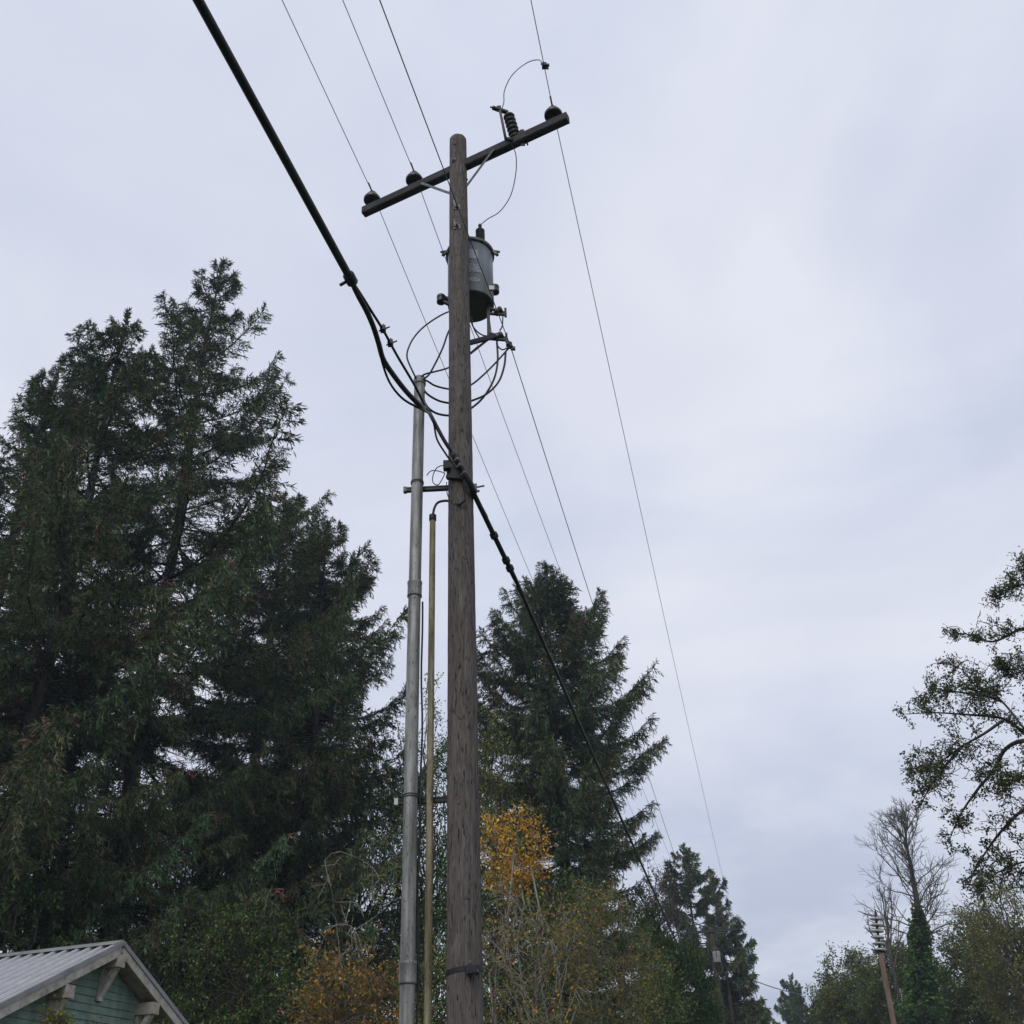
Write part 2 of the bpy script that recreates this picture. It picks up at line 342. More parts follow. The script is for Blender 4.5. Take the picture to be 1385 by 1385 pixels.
# crossarm on the far face of the pole
armL = atz(492, 287, 11.72); armR = atz(768, 159, 11.72)
au = (armR-armL)/np.linalg.norm(armR-armL); av = np.array([-au[1], au[0], 0])   # av points away from the camera
if av[1] < 0: av = -av
b = MB(); b.bar(armL, armR, .095, .125, bev=.012); arm = b.build('crossarm', M['arm'], pole)
amid = armL+au*((wp-armL)@au)
for s in (-1, 1):
    b = MB(); top = amid+au*s*.50-av*.055+P(0, 0, -.03); bot = P(PX, PY, 11.30)+au*s*prad(11.3)*.98-av*.0
    b.bar(top, bot, .032, .008, up=-av); b.build('brace', M['hard'], arm)
b = MB(); b.tube([wp+P(0, 0, 11.72)-av*(prad(11.7)+.03), wp+P(0, 0, 11.72)+av*(prad(11.7)+.12)], .011, 8)
b.lathe([(.035, 0), (.035, .008), (.016, .01), (.016, .03)], wp+P(0, 0, 11.72)-av*(prad(11.7)-.002), -av, 8); b.build('through_bolt', M['hard'], pole)
insP = {}
def insulator(p, parent):
    b = MB()
    b.lathe([(.013, -.02), (.013, .11), (.03, .11), (.094, .075), (.106, .09), (.106, .12), (.090, .15), (.066, .165), (.07, .175), (.066, .195), (.045, .205), (.04, .215), (.045, .225), (.04, .237), (.015, .245)], p, None, 22)
    return b.build('insulator', M['porc'], parent)
for k, (x, y) in dict(left=(505, 285), middle=(562, 258), right=(748, 165)).items():
    q = atz(x, y, 11.72); q = armL+au*((q-armL)@au); q[2] = 11.775
    insulator(q, arm); insP[k] = q+P(0, 0, .232)
# bolts and clamps on the pole face
for zb in (10.88, 10.56):
    b = MB(); fd = np.array([-.10, -1, 0]); fd /= np.linalg.norm(fd); c = wp+P(0, 0, zb)+fd*(prad(zb)-.004)
    b.box(c+fd*.004, (.075, .012, .075)); b.tube([c, c+fd*.06], .011, 8); b.lathe([(.022, 0), (.022, .02)], c+fd*.012, fd, 6)
    b.bar(c+P(-.02, 0, .0)+fd*.02, c+P(-.035, 0, .1)+fd*.02, .018, .012, up=fd); b.build('mounting_bolt', M['hard'], pole)
b = MB(); zb = 12.02; c = wp+P(-.02, 0, zb)+fd*(prad(zb)-.003); b.box(c, (.035, .012, .035)); b.build('name_tag', M['knot'], pole)

# steel band low on the pole
zb = 2.86
b = MB(); an = np.linspace(0, 2*math.pi, 33)[:-1]; V = []
for dz, rr in ((-.016, .002), (-.016, .006), (.016, .006), (.016, .002)):
    V.append(np.stack([PX+np.cos(an)*(prad(zb)+rr), PY+np.sin(an)*(prad(zb)+rr), np.full(32, zb+dz)+.012*np.cos(an)], 1))
b.add(np.concatenate(V), [(i*32+k, i*32+(k+1) % 32, (i+1)*32+(k+1) % 32, (i+1)*32+k) for i in range(3) for k in range(32)], False)
band = b.build('strap_band', M['black'], pole)
b = MB(); bp_ = wp+P(.055, -prad(zb)-.012, zb-.01); b.box(bp_, (.07, .03, .055)); b.tube([bp_+P(.0, -.01, -.015), bp_+P(.0, -.05, -.04)], .016, 8); b.tube([bp_+P(.04, -.0, -.01), bp_+P(.045, -.035, -.035)], .014, 8)
b.build('buckle', M['black'], band)

# ------------------------------------------------------------------ fuse cutout on the arm
def armpt(x, y, dz=0.0, dv=0.0):
    q = atz(x, y, 11.72+dz); return q
cut = thing('fuse_cutout', atz(697, 190, 11.72), 'dark ribbed fuse cutout bolted near the long end of the crossarm', 'fuse cutout')
ib = atz(698, 190, 11.75); it = atd(687, 153, float(np.hypot(ib[0], ib[1]))-.05)
ax = it-ib; LA = np.linalg.norm(ax); ax /= LA
prof = []
for i in range(6):
    h = LA*(.05+.9*i/6); prof += [(.034, h), (.066, h+.012), (.070, h+.024), (.066, h+.036), (.034, h+LA*.9/6-.006)]
b = MB(); b.lathe([(.03, 0)]+prof+[(.024, LA)], ib, ax, 16); b.build('ribbed_insulator', M['poly'], cut)
ct = atd(670, 147, float(np.hypot(it[0], it[1]))-.02); cb = atd(684, 188, float(np.hypot(ib[0], ib[1]))-.10)
b = MB(); b.bar(it+ax*.01, ct, .045, .03); b.box(ct+(it-ct)*.3+P(0, 0, .03), (.05, .04, .06)); b.tube([ct+(it-ct)*.3+P(0, 0, .02), ct+P(-.06, -.04, -.02)], .010, 6)
b.tube([ct, ct+P(-.03, 0, .02)], .026, 8); b.build('upper_contact', M['black'], cut)
ft = ct+(it-ct)*.35
b = MB(); b.tube([ft+P(0, 0, .02), cb], .017, 8); b.build('fuse_tube', noisy('red_brown_fibre', (.07, .05, .055), (.11, .085, .085), (9, 9, 9), .6), cut)
b = MB(); b.bar(ib, cb, .04, .03); br = atz(707, 185, 11.76)
b.bar(ib+P(0, 0, .02), br, .05, .06); b.bar(br+P(0, 0, .13), br+P(0, 0, -.16), .045, .012, up=(0, 1, 0)); b.bar(ib+P(-.02, 0, .03), br+P(0, 0, .10), .04, .05); b.bar(br+P(.0, -.03, -.02), atz(714, 196, 11.6), .02, .01)
b.build('mounting_bracket', M['black'], cut)

# ------------------------------------------------------------------ transformer
TX, TY, TR = PX+.105, PY+.455, .262
tzb = atd(640, 392, math.hypot(TX, TY)-TR)[2]; tzt = atd(640, 322, math.hypot(TX, TY)-TR)[2]
tr = thing('pole_transformer', (TX, TY, tzb), 'grey cylindrical transformer hung behind the near wooden pole', 'transformer', 'pole transformers')
b = MB(); hh = tzt-tzb
b.lathe([(TR-.03, 0), (TR-.004, 0), (TR, .012), (TR, hh*.5), (TR, hh-.03)], (TX, TY, tzb), None, 40); tank = b.build('tank', M['tank'], tr)
b = MB(); b.lathe([(TR-.02, -.004), (TR-.02, .004)], (TX, TY, tzb+.002), None, 40); b.build('bottom_plate', M['tankdark'], tank)
b = MB(); b.lathe([(TR+.018, hh-.035), (TR+.024, hh-.02), (TR+.022, hh+.006), (TR-.03, hh+.05), (.06, hh+.075)], (TX, TY, tzb), None, 40); lid = b.build('lid', M['hard'], tr)
for a_ in (-.25, math.pi+.35):
    b = MB(); d = np.array([math.cos(a_), math.sin(a_), 0]); c = P(TX, TY, tzb+hh-.03)+d*(TR+.02)
    b.bar(c, c+d*.05+P(0, 0, -.07), .04, .03, up=(0, 0, 1)); b.tube([c+d*.02, c+d*.075+P(0, 0, -.03)], .014, 8); b.build('lid_clamp', M['hard'], lid)
bt = atd(649, 322, math.hypot(TX, TY)); bz = tzb+hh+.005
b = MB(); pr = [(.045, 0)]
for i in range(5): pr += [(.036, .02+i*.038), (.055, .026+i*.038), (.055, .034+i*.038), (.036, .046+i*.038)]
by = TY-.19; bx = atd(649.5, 318, math.hypot(TX, by))[0]
b.lathe(pr+[(.03, .215), (.012, .22), (.012, .27)], (bx, by, bz), None, 16); bush = b.build('bushing', M['porc'], tr)
b = MB(); b.lathe([(.02, 0), (.022, .02), (.02, .04)], (bx, by, bz+.255), None, 8); b.build('terminal', M['hard'], bush)
BUSH = P(bx, by, bz+.285)
def patch(a0, a1, z0, z1, m, nm, off=.003):
    b = MB(); an = np.linspace(a0, a1, 9)
    V = [P(TX+math.cos(a)*(TR+off), TY+math.sin(a)*(TR+off), z) for z in (z0, z1) for a in an]
    b.add(V, [(k, k+1, 9+k+1, 9+k) for k in range(8)], True); return b.build(nm, m, tank)
patch(-1.58, -1.18, tzb+hh*.60, tzb+hh*.78, M['decal'], 'rating_label')
patch(-1.58, -1.02, tzb+hh*.34, tzb+hh*.50, M['decalblue'], 'stencilled_lettering')
patch(-1.58, -1.12, tzb+hh*.16, tzb+hh*.24, M['decalblue'], 'stencilled_lettering')
# low voltage brackets and lugs either side
for (x, y, s) in ((668, 391, 1), (598, 404, -1)):
    c = atd(x, y, math.hypot(TX, TY)-.02); b = MB()
    tgt = P(TX, TY, c[2]-.02)+nrm(c-P(TX, TY, c[2]))*(TR-.03)*np.array([1, 1, 0])+P(0, 0, .0)
    b.bar(tgt, c+P(0, 0, .03), .05, .028); b.bar(tgt+P(0, -.02, -.09), c+P(0, -.01, -.045), .04, .028)
    b.tube([c+P(s*.012, 0, .06), c+P(s*.012, 0, -.085)], .012, 8)
    b.build('secondary_bracket', M['black'], tr)
    b = MB(); b.lathe([(.03, -.062), (.05, -.05), (.05, -.012), (.036, 0), (.05, .012), (.05, .045), (.03, .055)], c+P(s*.012, 0, -.008), None, 14); b.build('spool_insulator', M['porc'], tr)
c = atd(665, 390, math.hypot(TX, TY)-TR-.02); b = MB(); b.box(c, (.055, .03, .06)); b.build('white_tag', M['white'], tr)
# rack hanging below the tank on the right
RK = math.hypot(TX, TY)-.05
b = MB(); b.bar(atd(660, 388, RK), atd(661, 456, RK), .035, .02, up=(0, 1, 0)); b.bar(atd(661, 425, RK), atd(665, 455, RK), .012, .012, up=(0, 1, 0))
b.bar(atd(634, 464, RK-.1), atd(676, 453, RK), .035, .05); b.bar(atd(637, 478, RK-.1), atd(662, 458, RK), .022, .018)
b.bar(atd(634, 391, RK-.05), atd(661, 386, RK), .022, .025); b.build('secondary_rack', M['black'], tr)
for (x, y) in ((674, 421), (675, 455)):
    c = atd(x, y, RK); b = MB()
    b.lathe([(.025, -.05), (.044, -.042), (.048, -.014), (.034, 0), (.048, .014), (.044, .042), (.025, .05)], c, (.9, -.2, .35), 14)
    b.build('spool_insulator', M['porc'], tr)
    b = MB(); b.bar(c+P(-.11, 0, .055), c+P(.07, 0, -.03), .03, .022); b.bar(c+P(-.10, 0, -.03), c+P(.09, 0, -.06), .03, .022); b.bar(c+P(.08, 0, .04), c+P(.08, 0, -.09), .026, .022, up=(0, 1, 0)); b.build('clevis', M['black'], tr)

# ------------------------------------------------------------------ wires
def smooth(pts, n=40):
    P_ = np.asarray(pts, float); m = len(P_)
    if m < 3: return np.linspace(P_[0], P_[1], n)
    t = np.concatenate([[0], np.cumsum(np.linalg.norm(np.diff(P_, axis=0), axis=1)**.5)])
    E = np.vstack([2*P_[0]-P_[1], P_, 2*P_[-1]-P_[-2]]); te = np.concatenate([[t[0]-(t[1]-t[0])], t, [t[-1]+(t[-1]-t[-2])]])
    out = []
    for s in np.linspace(0, t[-1], n):
        i = min(max(np.searchsorted(t, s, 'right')-1, 0), m-2)+1
        p0, p1, p2, p3 = E[i-1:i+3]; t0, t1, t2, t3 = te[i-1:i+3]
        a1 = (t1-s)/(t1-t0)*p0+(s-t0)/(t1-t0)*p1; a2 = (t2-s)/(t2-t1)*p1+(s-t1)/(t2-t1)*p2; a3 = (t3-s)/(t3-t2)*p2+(s-t2)/(t3-t2)*p3
        b1 = (t2-s)/(t2-t0)*a1+(s-t0)/(t2-t0)*a2; b2 = (t3-s)/(t3-t1)*a2+(s-t1)/(t3-t1)*a3
        out.append((t2-s)/(t2-t1)*b1+(s-t1)/(t2-t1)*b2)
    return np.array(out)
LAZ = R_(11.0); ld = np.array([math.sin(LAZ), math.cos(LAZ), 0])
FP = foot(971, 1330, 57.0)            # foot of the next pole
FTOP = 12.1
def span(a, b, sag, n=40):
    t = np.linspace(0, 1, n)[:, None]; p = a+(b-a)*t; p[:, 2] -= (4*sag*t*(1-t))[:, 0]; return p
def conductor(p, farp, label, r=.0046, near_az=None, sag=.55):
    nd = ld if near_az is None else np.array([math.sin(R_(near_az)), math.cos(R_(near_az)), 0])
    back = p-nd*46; back[2] = p[2]+.1
    a = span(back, p, sag*.9, 60); c = span(p, farp, sag, 60)[1:]
    b = MB(); b.tube(np.concatenate([a, c]), r, 6); o = b.build('power_wire', M['wire'])
    return tag(o, label, 'wire', 'thin conductors strung over the poles'), a, c
fu = np.array([math.cos(LAZ), -math.sin(LAZ), 0])
_, wa, _ = conductor(insP['left'], FP+P(0, 0, FTOP+.1)-fu*1.2, 'thin bare power wire over the insulator at the low end of the crossarm', near_az=12.6)
conductor(insP['middle'], FP+P(0, 0, FTOP+.1)-fu*.55, 'thin bare power wire over the insulator between crossarm end and pole', near_az=12.6)
_, wr, _ = conductor(insP['right'], FP+P(0, 0, FTOP+.1)+fu*1.2, 'thin bare power wire over the insulator at the raised end of the crossarm', near_az=10.4)
for k in ('left', 'middle', 'right'):    # tie wire on each insulator
    b = MB(); q = insP[k]; b.tube([q-ld*.16+P(0, 0, .004), q-ld*.05+P(.0, 0, .006), q+P(0, 0, .01), q+ld*.05+P(0, 0, .006), q+ld*.16+P(0, 0, .004)], .010, 6)
    o = b.build('tie_wire', M['hard'], arm)
# neutral, dead-ended past the transformer's secondary rack
nz0 = atd(690, 467, RK)
NP = [atz(517-200*.45, -225, 9.25), atz(517, 0, 9.22), atz(605, 228, 9.18), atz(632, 300, 9.17), atz(668, 392, 9.16), nz0]
b = MB(); dN = nz0-NP[1]; dN[2] = 0; dN /= np.linalg.norm(dN)
far = FP+P(0, 0, 9.2)+fu*.2
pts = np.concatenate([span(nz0-dN*46+P(0, 0, .3), nz0, .35, 60), span(nz0, far, .5, 60)[1:]])
b.tube(pts, .0050, 6); tag(b.build('neutral_wire', M['wire']), 'bare neutral wire crossing in front of the transformer to its rack', 'wire')
b = MB(); b.lathe([(.018, -.05), (.03, -.03), (.022, 0), (.03, .03), (.018, .05)], nz0, (.2, -.1, -1), 10); b.box(nz0+P(.03, 0, -.05), (.05, .03, .035)); b.box(nz0+P(-.03, 0, .03), (.03, .05, .06))
b.build('wire_clamp', M['black'], tr)
# tap lead from the right conductor to the cutout, then from cutout to the bushing
i = int(np.argmin([abs(((p-_C)@_U)/((p-_C)@_F)*FPX-(692.5-88)) for p in wr])); tp = wr[i]
for k in range(len(wr)-1):
    ya = 692.5-FPX*((wr[k]-_C)@_U)/((wr[k]-_C)@_F); yb = 692.5-FPX*((wr[k+1]-_C)@_U)/((wr[k+1]-_C)@_F)
    if (wr[k]-_C)@_F > 1 and (ya-88)*(yb-88) <= 0: tp = wr[k]+(wr[k+1]-wr[k])*(88-ya)/(yb-ya+1e-9)
da, dbb = float(np.hypot(tp[0], tp[1])), float(np.hypot(ct[0], ct[1]))
tl = [ct+(it-ct)*.5+P(0, 0, .02)]+[atd(x, y, dbb+(da-dbb)*f) for x, y, f in ((681.5, 138, .0), (682, 124, .12), (691, 104, .35), (711, 86, .65), (728, 81, .85))]+[tp]
b = MB(); b.tube(smooth(tl, 50), .0055, 6)
tag(b.build('tap_lead', M['black']), 'thin black jumper arching from the fuse cutout up to the power wire', 'jumper wire')
b = MB(); b.box(tp, (.05, .06, .05)); b.tube([tp+P(-.03, 0, .04), tp+P(.04, 0, -.06)], .012, 6); b.bar(tp+P(.0, 0, .02), tp+P(.055, 0, .0), .03, .025)
tag(b.build('hot_line_clamp', M['black']), 'small black clamp holding the jumper on the power wire', 'clamp')
dcb = float(np.hypot(cb[0], cb[1])); dB = float(np.hypot(BUSH[0], BUSH[1]))
bl = [cb]+[atd(x, y, dcb+(dB-dcb)*f) for x, y, f in ((695, 201, .1), (698.5, 218, .2), (696, 245, .45), (689, 268, .65), (675, 287, .85), (660, 296, .95))]+[BUSH]
b = MB(); b.tube(smooth(bl, 50), .0055, 6); tag(b.build('bushing_lead', M['black']), 'thin black lead curving from the fuse cutout down to the transformer bushing', 'jumper wire')

# ------------------------------------------------------------------ riser conduit, its strut arms, and the small conduit
RXY = np.array([-.883, 7.95])
ris = thing('riser_conduit', (RXY[0], RXY[1], 0), 'tall grey galvanised riser pipe standing off the wooden pole', 'conduit')
rt = atd(567, 512, math.hypot(*RXY))[2]; rr = .055
b = MB(); zs = np.linspace(0, rt-.06, 60); b.tube(np.stack([RXY[0]+.004*np.sin(zs*.9), np.full(60, RXY[1]), zs], 1), rr, 24); b.build('pipe', M['galv'], ris)
def coup(z, n):
    b = MB(); b.lathe([(rr+.001, -.005), (rr+.010, 0), (rr+.011, .012), (rr+.0085, .02), (rr+.0085, .12), (rr+.012, .13), (rr+.012, .145), (rr+.001, .15)], (RXY[0]+.004*math.sin(z*.9), RXY[1], z), None, 24)
    return b.build(n, M['galv'], ris)
zc1 = atd(565, 800, 7.9)[2]; zc2 = atd(551, 1328, 7.9)[2]
coup(zc1, 'coupling'); coup(zc2, 'coupling')
b = MB(); b.lathe([(rr+.002, -.09), (rr+.008, -.085), (rr+.008, -.03), (rr+.003, -.025), (rr+.006, -.01), (rr+.004, 0), (rr-.006, .004), (rr-.02, -.04)], (RXY[0]+.004*math.sin(rt*.9), RXY[1], rt), None, 24); b.build('end_cap', M['galv'], ris)
for zs_, nm in ((atd(568, 648, 7.9)[2], 0), (atd(556, 1075, 7.9)[2], 1)):
    arm_o = thing('standoff_arm', (PX, PY, zs_), ['black steel standoff arm carrying the top of the riser pipe', 'black steel standoff arm bracing the riser pipe beside the small conduit'][nm], 'bracket', 'standoff arms on the wooden pole')
    b = MB(); y0 = RXY[1]+rr+.022
    b.bar(P(RXY[0]-.115, y0, zs_), P(PX-prad(zs_)*.80, y0+.01, zs_+.012), .041, .041); b.bar(P(RXY[0]-.1, y0-.022, zs_+.012), P(PX-prad(zs_)*.85, y0-.012, zs_+.024), .006, .01)
    b.build('strut', M['black'], arm_o)
    b = MB(); b.box(P(RXY[0]-.122, y0, zs_), (.03, .05, .052)); b.build('end_cap', M['galv'] if nm == 0 else M['white'], arm_o)
    b = MB(); an = np.linspace(0, 2*math.pi, 25); b.tube(np.stack([RXY[0]+.004*math.sin(zs_*.9)+(rr+.003)*np.cos(an), RXY[1]+(rr+.003)*np.sin(an), np.full(25, zs_+.03)], 1), .005, 6, cap=False)
    b.tube(np.stack([RXY[0]+.004*math.sin(zs_*.9)+(rr+.003)*np.cos(an), RXY[1]+(rr+.003)*np.sin(an), np.full(25, zs_+.012)], 1), .005, 6, cap=False); b.build('pipe_strap', M['hard'], arm_o)
b = MB(); zs = np.linspace(0, atd(573, 806, 7.9)[2], 40); b.tube(np.stack([RXY[0]+rr+.016+.006*np.sin(zs*3.1)+.004*np.sin(zs*7), np.full(40, RXY[1]+.02), zs], 1), .009, 6)
tag(b.build('ground_cable', M['black']), 'thin dark cable running up the side of the galvanised riser pipe', 'cable')
sc_ = thing('small_conduit', (-.733, 7.97, 0), 'slim mossy yellowish conduit between the riser pipe and the wooden pole', 'conduit')
zt2 = atd(586.5, 697, 8.0)[2]
b = MB(); b.tube([(-.735, 7.968, z) for z in np.linspace(0, zt2, 30)], np.linspace(.029, .0275, 30), 14); b.build('pipe', M['pvc'], sc_)
b = MB(); b.lathe([(.03, -.06), (.034, -.055), (.034, .0), (.02, .008)], (-.735, 7.968, zt2), None, 14); b.build('end_cap', M['black'], sc_)
d8 = 8.0
b = MB(); b.tube(smooth([P(-.735, 7.968, zt2), atd(588, 686, d8), atd(592, 680, d8), atd(600, 677.5, d8), atd(611, 678, d8-.02), atd(622, 682, d8-.14), atd(629, 676, d8-.16)], 40), .012, 8)
tag(b.build('conduit_cable', M['black']), 'black cable bending out of the small conduit cap to the pole', 'cable')

# drip loops between riser head and the transformer's secondaries
HR = P(RXY[0], RXY[1], rt-.02)
loops = [
 ([(563, 512, 7.95), (557, 500, 7.9), (550.5, 483, 7.9), (554, 467, 7.95), (566, 449, 8.05), (584, 434, 8.15), (606, 422, 8.25), (628, 418, 8.4)], .009, 'black lead arching high from the riser top to the transformer'),
 ([(571, 514, 7.95), (579, 508, 7.95), (588, 493, 8.0), (599, 470, 8.1), (607, 448, 8.2), (622, 425, 8.35)], .010, 'black lead rising steeply from the riser top behind the pole'),
 ([(567, 513, 7.95), (573, 507, 7.95), (587, 503, 8.0), (605, 498, 8.15), (624, 488, 8.3), (645, 470, 8.4), (662, 458, 8.4)], .0095, 'black lead running nearly level from the riser top to the rack'),
 ([(571, 514, 7.95), (577, 515, 7.96), (587, 521, 8.02), (606, 526, 8.15), (622, 526, 8.25), (638, 520, 8.35), (654, 507, 8.4), (672, 489, 8.42), (688, 471, 8.42)], .010, 'black drip loop sagging least between riser top and neutral clamp'),
 ([(568, 518, 8.0), (577, 532, 8.0), (591, 541, 8.05), (606, 545, 8.15), (622, 546, 8.25), (638, 542, 8.35), (658, 533, 8.4), (674, 517, 8.42), (682, 495, 8.42), (684, 476, 8.42)], .0115, 'thick black drip loop whose rise ends at the neutral clamp'),
 ([(568, 520, 8.02), (577, 549, 8.0), (588, 558, 8.05), (606, 562, 8.15), (622, 560, 8.25), (639, 551, 8.35), (654, 537, 8.4), (668, 513, 8.42), (673, 490, 8.42), (672, 460, 8.42)], .0115, 'thick black drip loop hanging lowest below the secondary rack'),
]
for pts, r, lb in loops:
    b = MB(); b.tube(smooth([atd(*p) for p in pts], 60), r, 8)
    tag(b.build('drip_loop', M['black']), lb, 'cable', 'drip loops around the transformer')
for pts, lb in (([(636, 428, 8.3), (639, 440, 8.35), (646, 449, 8.38), (655, 454, 8.4), (664, 454, 8.4)], 'short black lead from the tank bottom curving to the rack'),
                ([(638, 428, 8.35), (640, 442, 8.35), (645, 452, 8.38), (650, 459, 8.38)], 'short black lead from the tank bottom falling to the rack arm'),
                ([(680, 422, 8.4), (680, 432, 8.4), (679, 442, 8.4), (676, 447, 8.4)], 'short black link joining the two rack insulators'),
                ([(672, 461, 8.4), (674, 469, 8.4), (680, 473, 8.4), (687, 470, 8.4)], 'short black loop under the lower rack insulator')):
    b = MB(); b.tube(smooth([atd(*p) for p in pts], 24), .008, 6); tag(b.build('secondary_lead', M['black']), lb, 'cable', 'short leads under the transformer')

# ------------------------------------------------------------------ communication cables
zc = 7.0
def cz_(x, y, z): return atz(x, y, z)
front = prad(7)+.03
cross = [atd(577, 551, 7.62), atd(589, 574, 7.66), atd(601, 596, 7.70), atd(615, 618, 7.76), atd(639.5, 665, 7.90), atd(658, 699, 8.5)]
A0 = atz(268, 0, 6.95); A1 = atz(474, 377, 6.98); ad_ = (A0-A1); ad_[2] = 0; ad_ /= np.linalg.norm(ad_)
back = A0+ad_*40+P(0, 0, .2)
trunk = span(back, A1, .25, 50)
# keep the sagging trunk passing through A0
trunk = np.concatenate([np.linspace(back, A0, 30)[:-1], np.linspace(A0, A1, 20)])
b = MB(); b.tube(trunk, .029, 10); b.lathe([(.03, -.05), (.042, -.04), (.042, .04), (.03, .05)], A1, ad_, 10); b.tube([A1+P(-.02, 0, -.02), A1+P(-.07, 0, -.06)], .012, 6)
tag(b.build('communication_cable', M['black']), 'thick black cable bundle running from overhead down to the pole', 'cable')
b = MB(); ms = smooth([A1, atz(486, 395, 6.98), atz(502, 420.5, 6.98), atz(518, 446, 6.98), atz(536, 479, 6.98), atz(560.7, 521, 6.99), atz(572, 543, 6.99)]+cross[1:5], 70)
b.tube(ms, .011, 8)
for x, y in ((518, 445), (528, 464)):
    q = atz(x, y, 6.98); b.box(q, (.04, .05, .04)); b.tube([q+P(-.03, 0, -.02), q+P(.05, 0, .02)], .006, 6); b.tube([q+P(.0, 0, .05), q+P(.02, 0, -.05)], .005, 6)
tag(b.build('messenger_strand', M['black']), 'straight steel support strand with two small clamps above the sagging cable', 'cable')
b = MB(); b.tube(smooth([A1, atz(483.5, 397.5, 6.97), atz(496.5, 422, 6.93), atz(505, 442, 6.90), atz(512, 464, 6.87), atz(518, 485, 6.85), atz(532, 507, 6.85), atz(552.6, 533, 6.85), atz(569, 549, 6.86)]+cross, 90), np.concatenate([np.full(30, .021), np.linspace(.021, .017, 60)]), 10)
tag(b.build('feeder_cable', M['black']), 'thick black cable sagging beneath the support strand to the pole clamp', 'cable')
b = MB(); b.tube(smooth([atz(512, 464, 6.87), atz(517, 490, 6.84), atz(528, 519, 6.82), atz(544.5, 539, 6.82), atz(560.7, 549, 6.83), atz(573, 555, 6.85), atd(587, 574, 7.64), atd(591, 594, 7.68), atd(603, 614, 7.72), atd(613, 628, 7.76), atd(628, 648, 7.80)], 80), .0095, 8)
tag(b.build('service_cable', M['black']), 'thin black cable hanging in the lowest loop before the riser pipe', 'cable')
ga = atd(639.5, 665, 7.90)
gp = [ga, atd(658, 699, 8.45), atz(700, 790, 6.62), atz(850, 1140, 6.35), FP+P(0, 0, 6.3)+fu*.05]
t_ = smooth(gp, 30); tt = np.concatenate([np.linspace(gp[0], gp[2], 12)[:-1], span(gp[2], gp[4], .12, 50)])
b = MB(); b.tube(tt, np.concatenate([np.full(11, .026), np.full(50, .021)]), 8)
for x, y in ((672, 728), (686, 757), (690, 766)):
    q = tt[int(np.argmin([abs(692.5-FPX*((p-_C)@_U)/((p-_C)@_F)-y)+abs(692.5+FPX*((p-_C)@_R)/((p-_C)@_F)-x) for p in tt]))]
    b.lathe([(.03, -.03), (.042, -.02), (.042, .02), (.03, .03)], q, ld, 8)
tag(b.build('communication_cable', M['black']), 'black lashed cable running downhill from the pole past the middle spruce', 'cable')
# clamp hardware on the pole face
ck = thing('cable_clamp', atd(625, 640, 7.82), 'black bolted suspension clamp gripping the cables on the pole face', 'clamp')
b = MB(); cc = [atd(612, 612, 7.74), atd(622, 630, 7.78), atd(634, 650, 7.82), atd(642, 668, 7.9)]
b.tube(smooth(cc, 12), .03, 8); b.build('clamp_body', M['black'], ck)
for x, y in ((613, 613), (617, 622), (621, 630), (627, 640)):
    b = MB(); q = atd(x, y, 7.74); b.lathe([(.016, -.03), (.016, .025)], q, (.6, -.7, .3), 6); b.build('bolt', M['hard'], ck)
b = MB(); b.box(atd(604, 630, 7.86), (.06, .06, .09)); b.bar(atd(606, 640, 7.9), atd(628, 642, 7.86), .05, .12); b.build('back_plate', M['black'], ck)
b = MB(); b.tube([atd(640, 660, 8.0), atd(655, 657, 8.02)], .009, 8); b.tube([atd(640, 665, 8.0), atd(648, 664, 8.02)], .012, 8); b.box(atd(643, 660, 7.97), (.03, .05, .07)); b.build('through_bolt', M['hard'], ck)
for pts, lb in (([(605, 640, 7.85), (600, 630, 7.85), (592, 632, 7.85), (586, 642, 7.86), (586, 653, 7.87), (592, 656, 7.87), (597, 650, 7.87), (602, 640, 7.85)], 'small loose wire coil hanging beside the cable clamp'),
                ([(604, 652, 7.85), (605, 668, 7.86), (611, 680, 7.86), (620, 685, 7.86), (627, 678, 7.86), (629, 662, 7.83)], 'thin wire loop drooping across the pole under the clamp'),
                ([(577, 643, 7.9), (583, 637, 7.88), (592, 637, 7.86), (602, 640, 7.85)], 'thin ground wire from the riser strap to the clamp')):
    b = MB(); b.tube(smooth([atd(*p) for p in pts], 40), .0048, 6); tag(b.build('loose_wire', M['black']), lb, 'wire', 'loose wires near the clamp')

# ------------------------------------------------------------------ the house
AP = atd(165, 1275, 20.0); al = R_(18); ru = np.array([-math.cos(al), math.sin(al), 0]); rv = np.array([-math.sin(al), -math.cos(al), 0])  # rv: down the near slope
SL = .50; HALF = 4.6; OVH = .32; LEN = 11.0
house = thing('house', (AP[0], AP[1], 0), 'small house with green lap siding and a ribbed grey metal roof', 'house')
ridge_z = AP[2]
def hp(u, v, z): return np.array([AP[0], AP[1], 0])+ru*u+rv*v+P(0, 0, z)
sn = 1/math.hypot(1, SL); nrmN = rv*SL*sn+P(0, 0, sn); nrmF = -rv*SL*sn+P(0, 0, sn)
roofE = MB()
for side in (1, -1):
    n_ = nrmN if side == 1 else nrmF
    a0, a1 = hp(.004, 0, ridge_z-.035), hp(.004, side*(HALF+.45), ridge_z-.035-SL*(HALF+.45))
    c0, c1 = a0+ru*LEN, a1+ru*LEN
    V = [a0, a1, c1, c0]+[q-n_*.03 for q in (a0, a1, c1, c0)]
    roofE.add(V, [(0, 1, 2, 3), (4, 7, 6, 5), (0, 4, 5, 1), (1, 5, 6, 2), (2, 6, 7, 3), (3, 7, 4, 0)])
roof = roofE.build('roof', M['roofdark'], house)
pw = .245
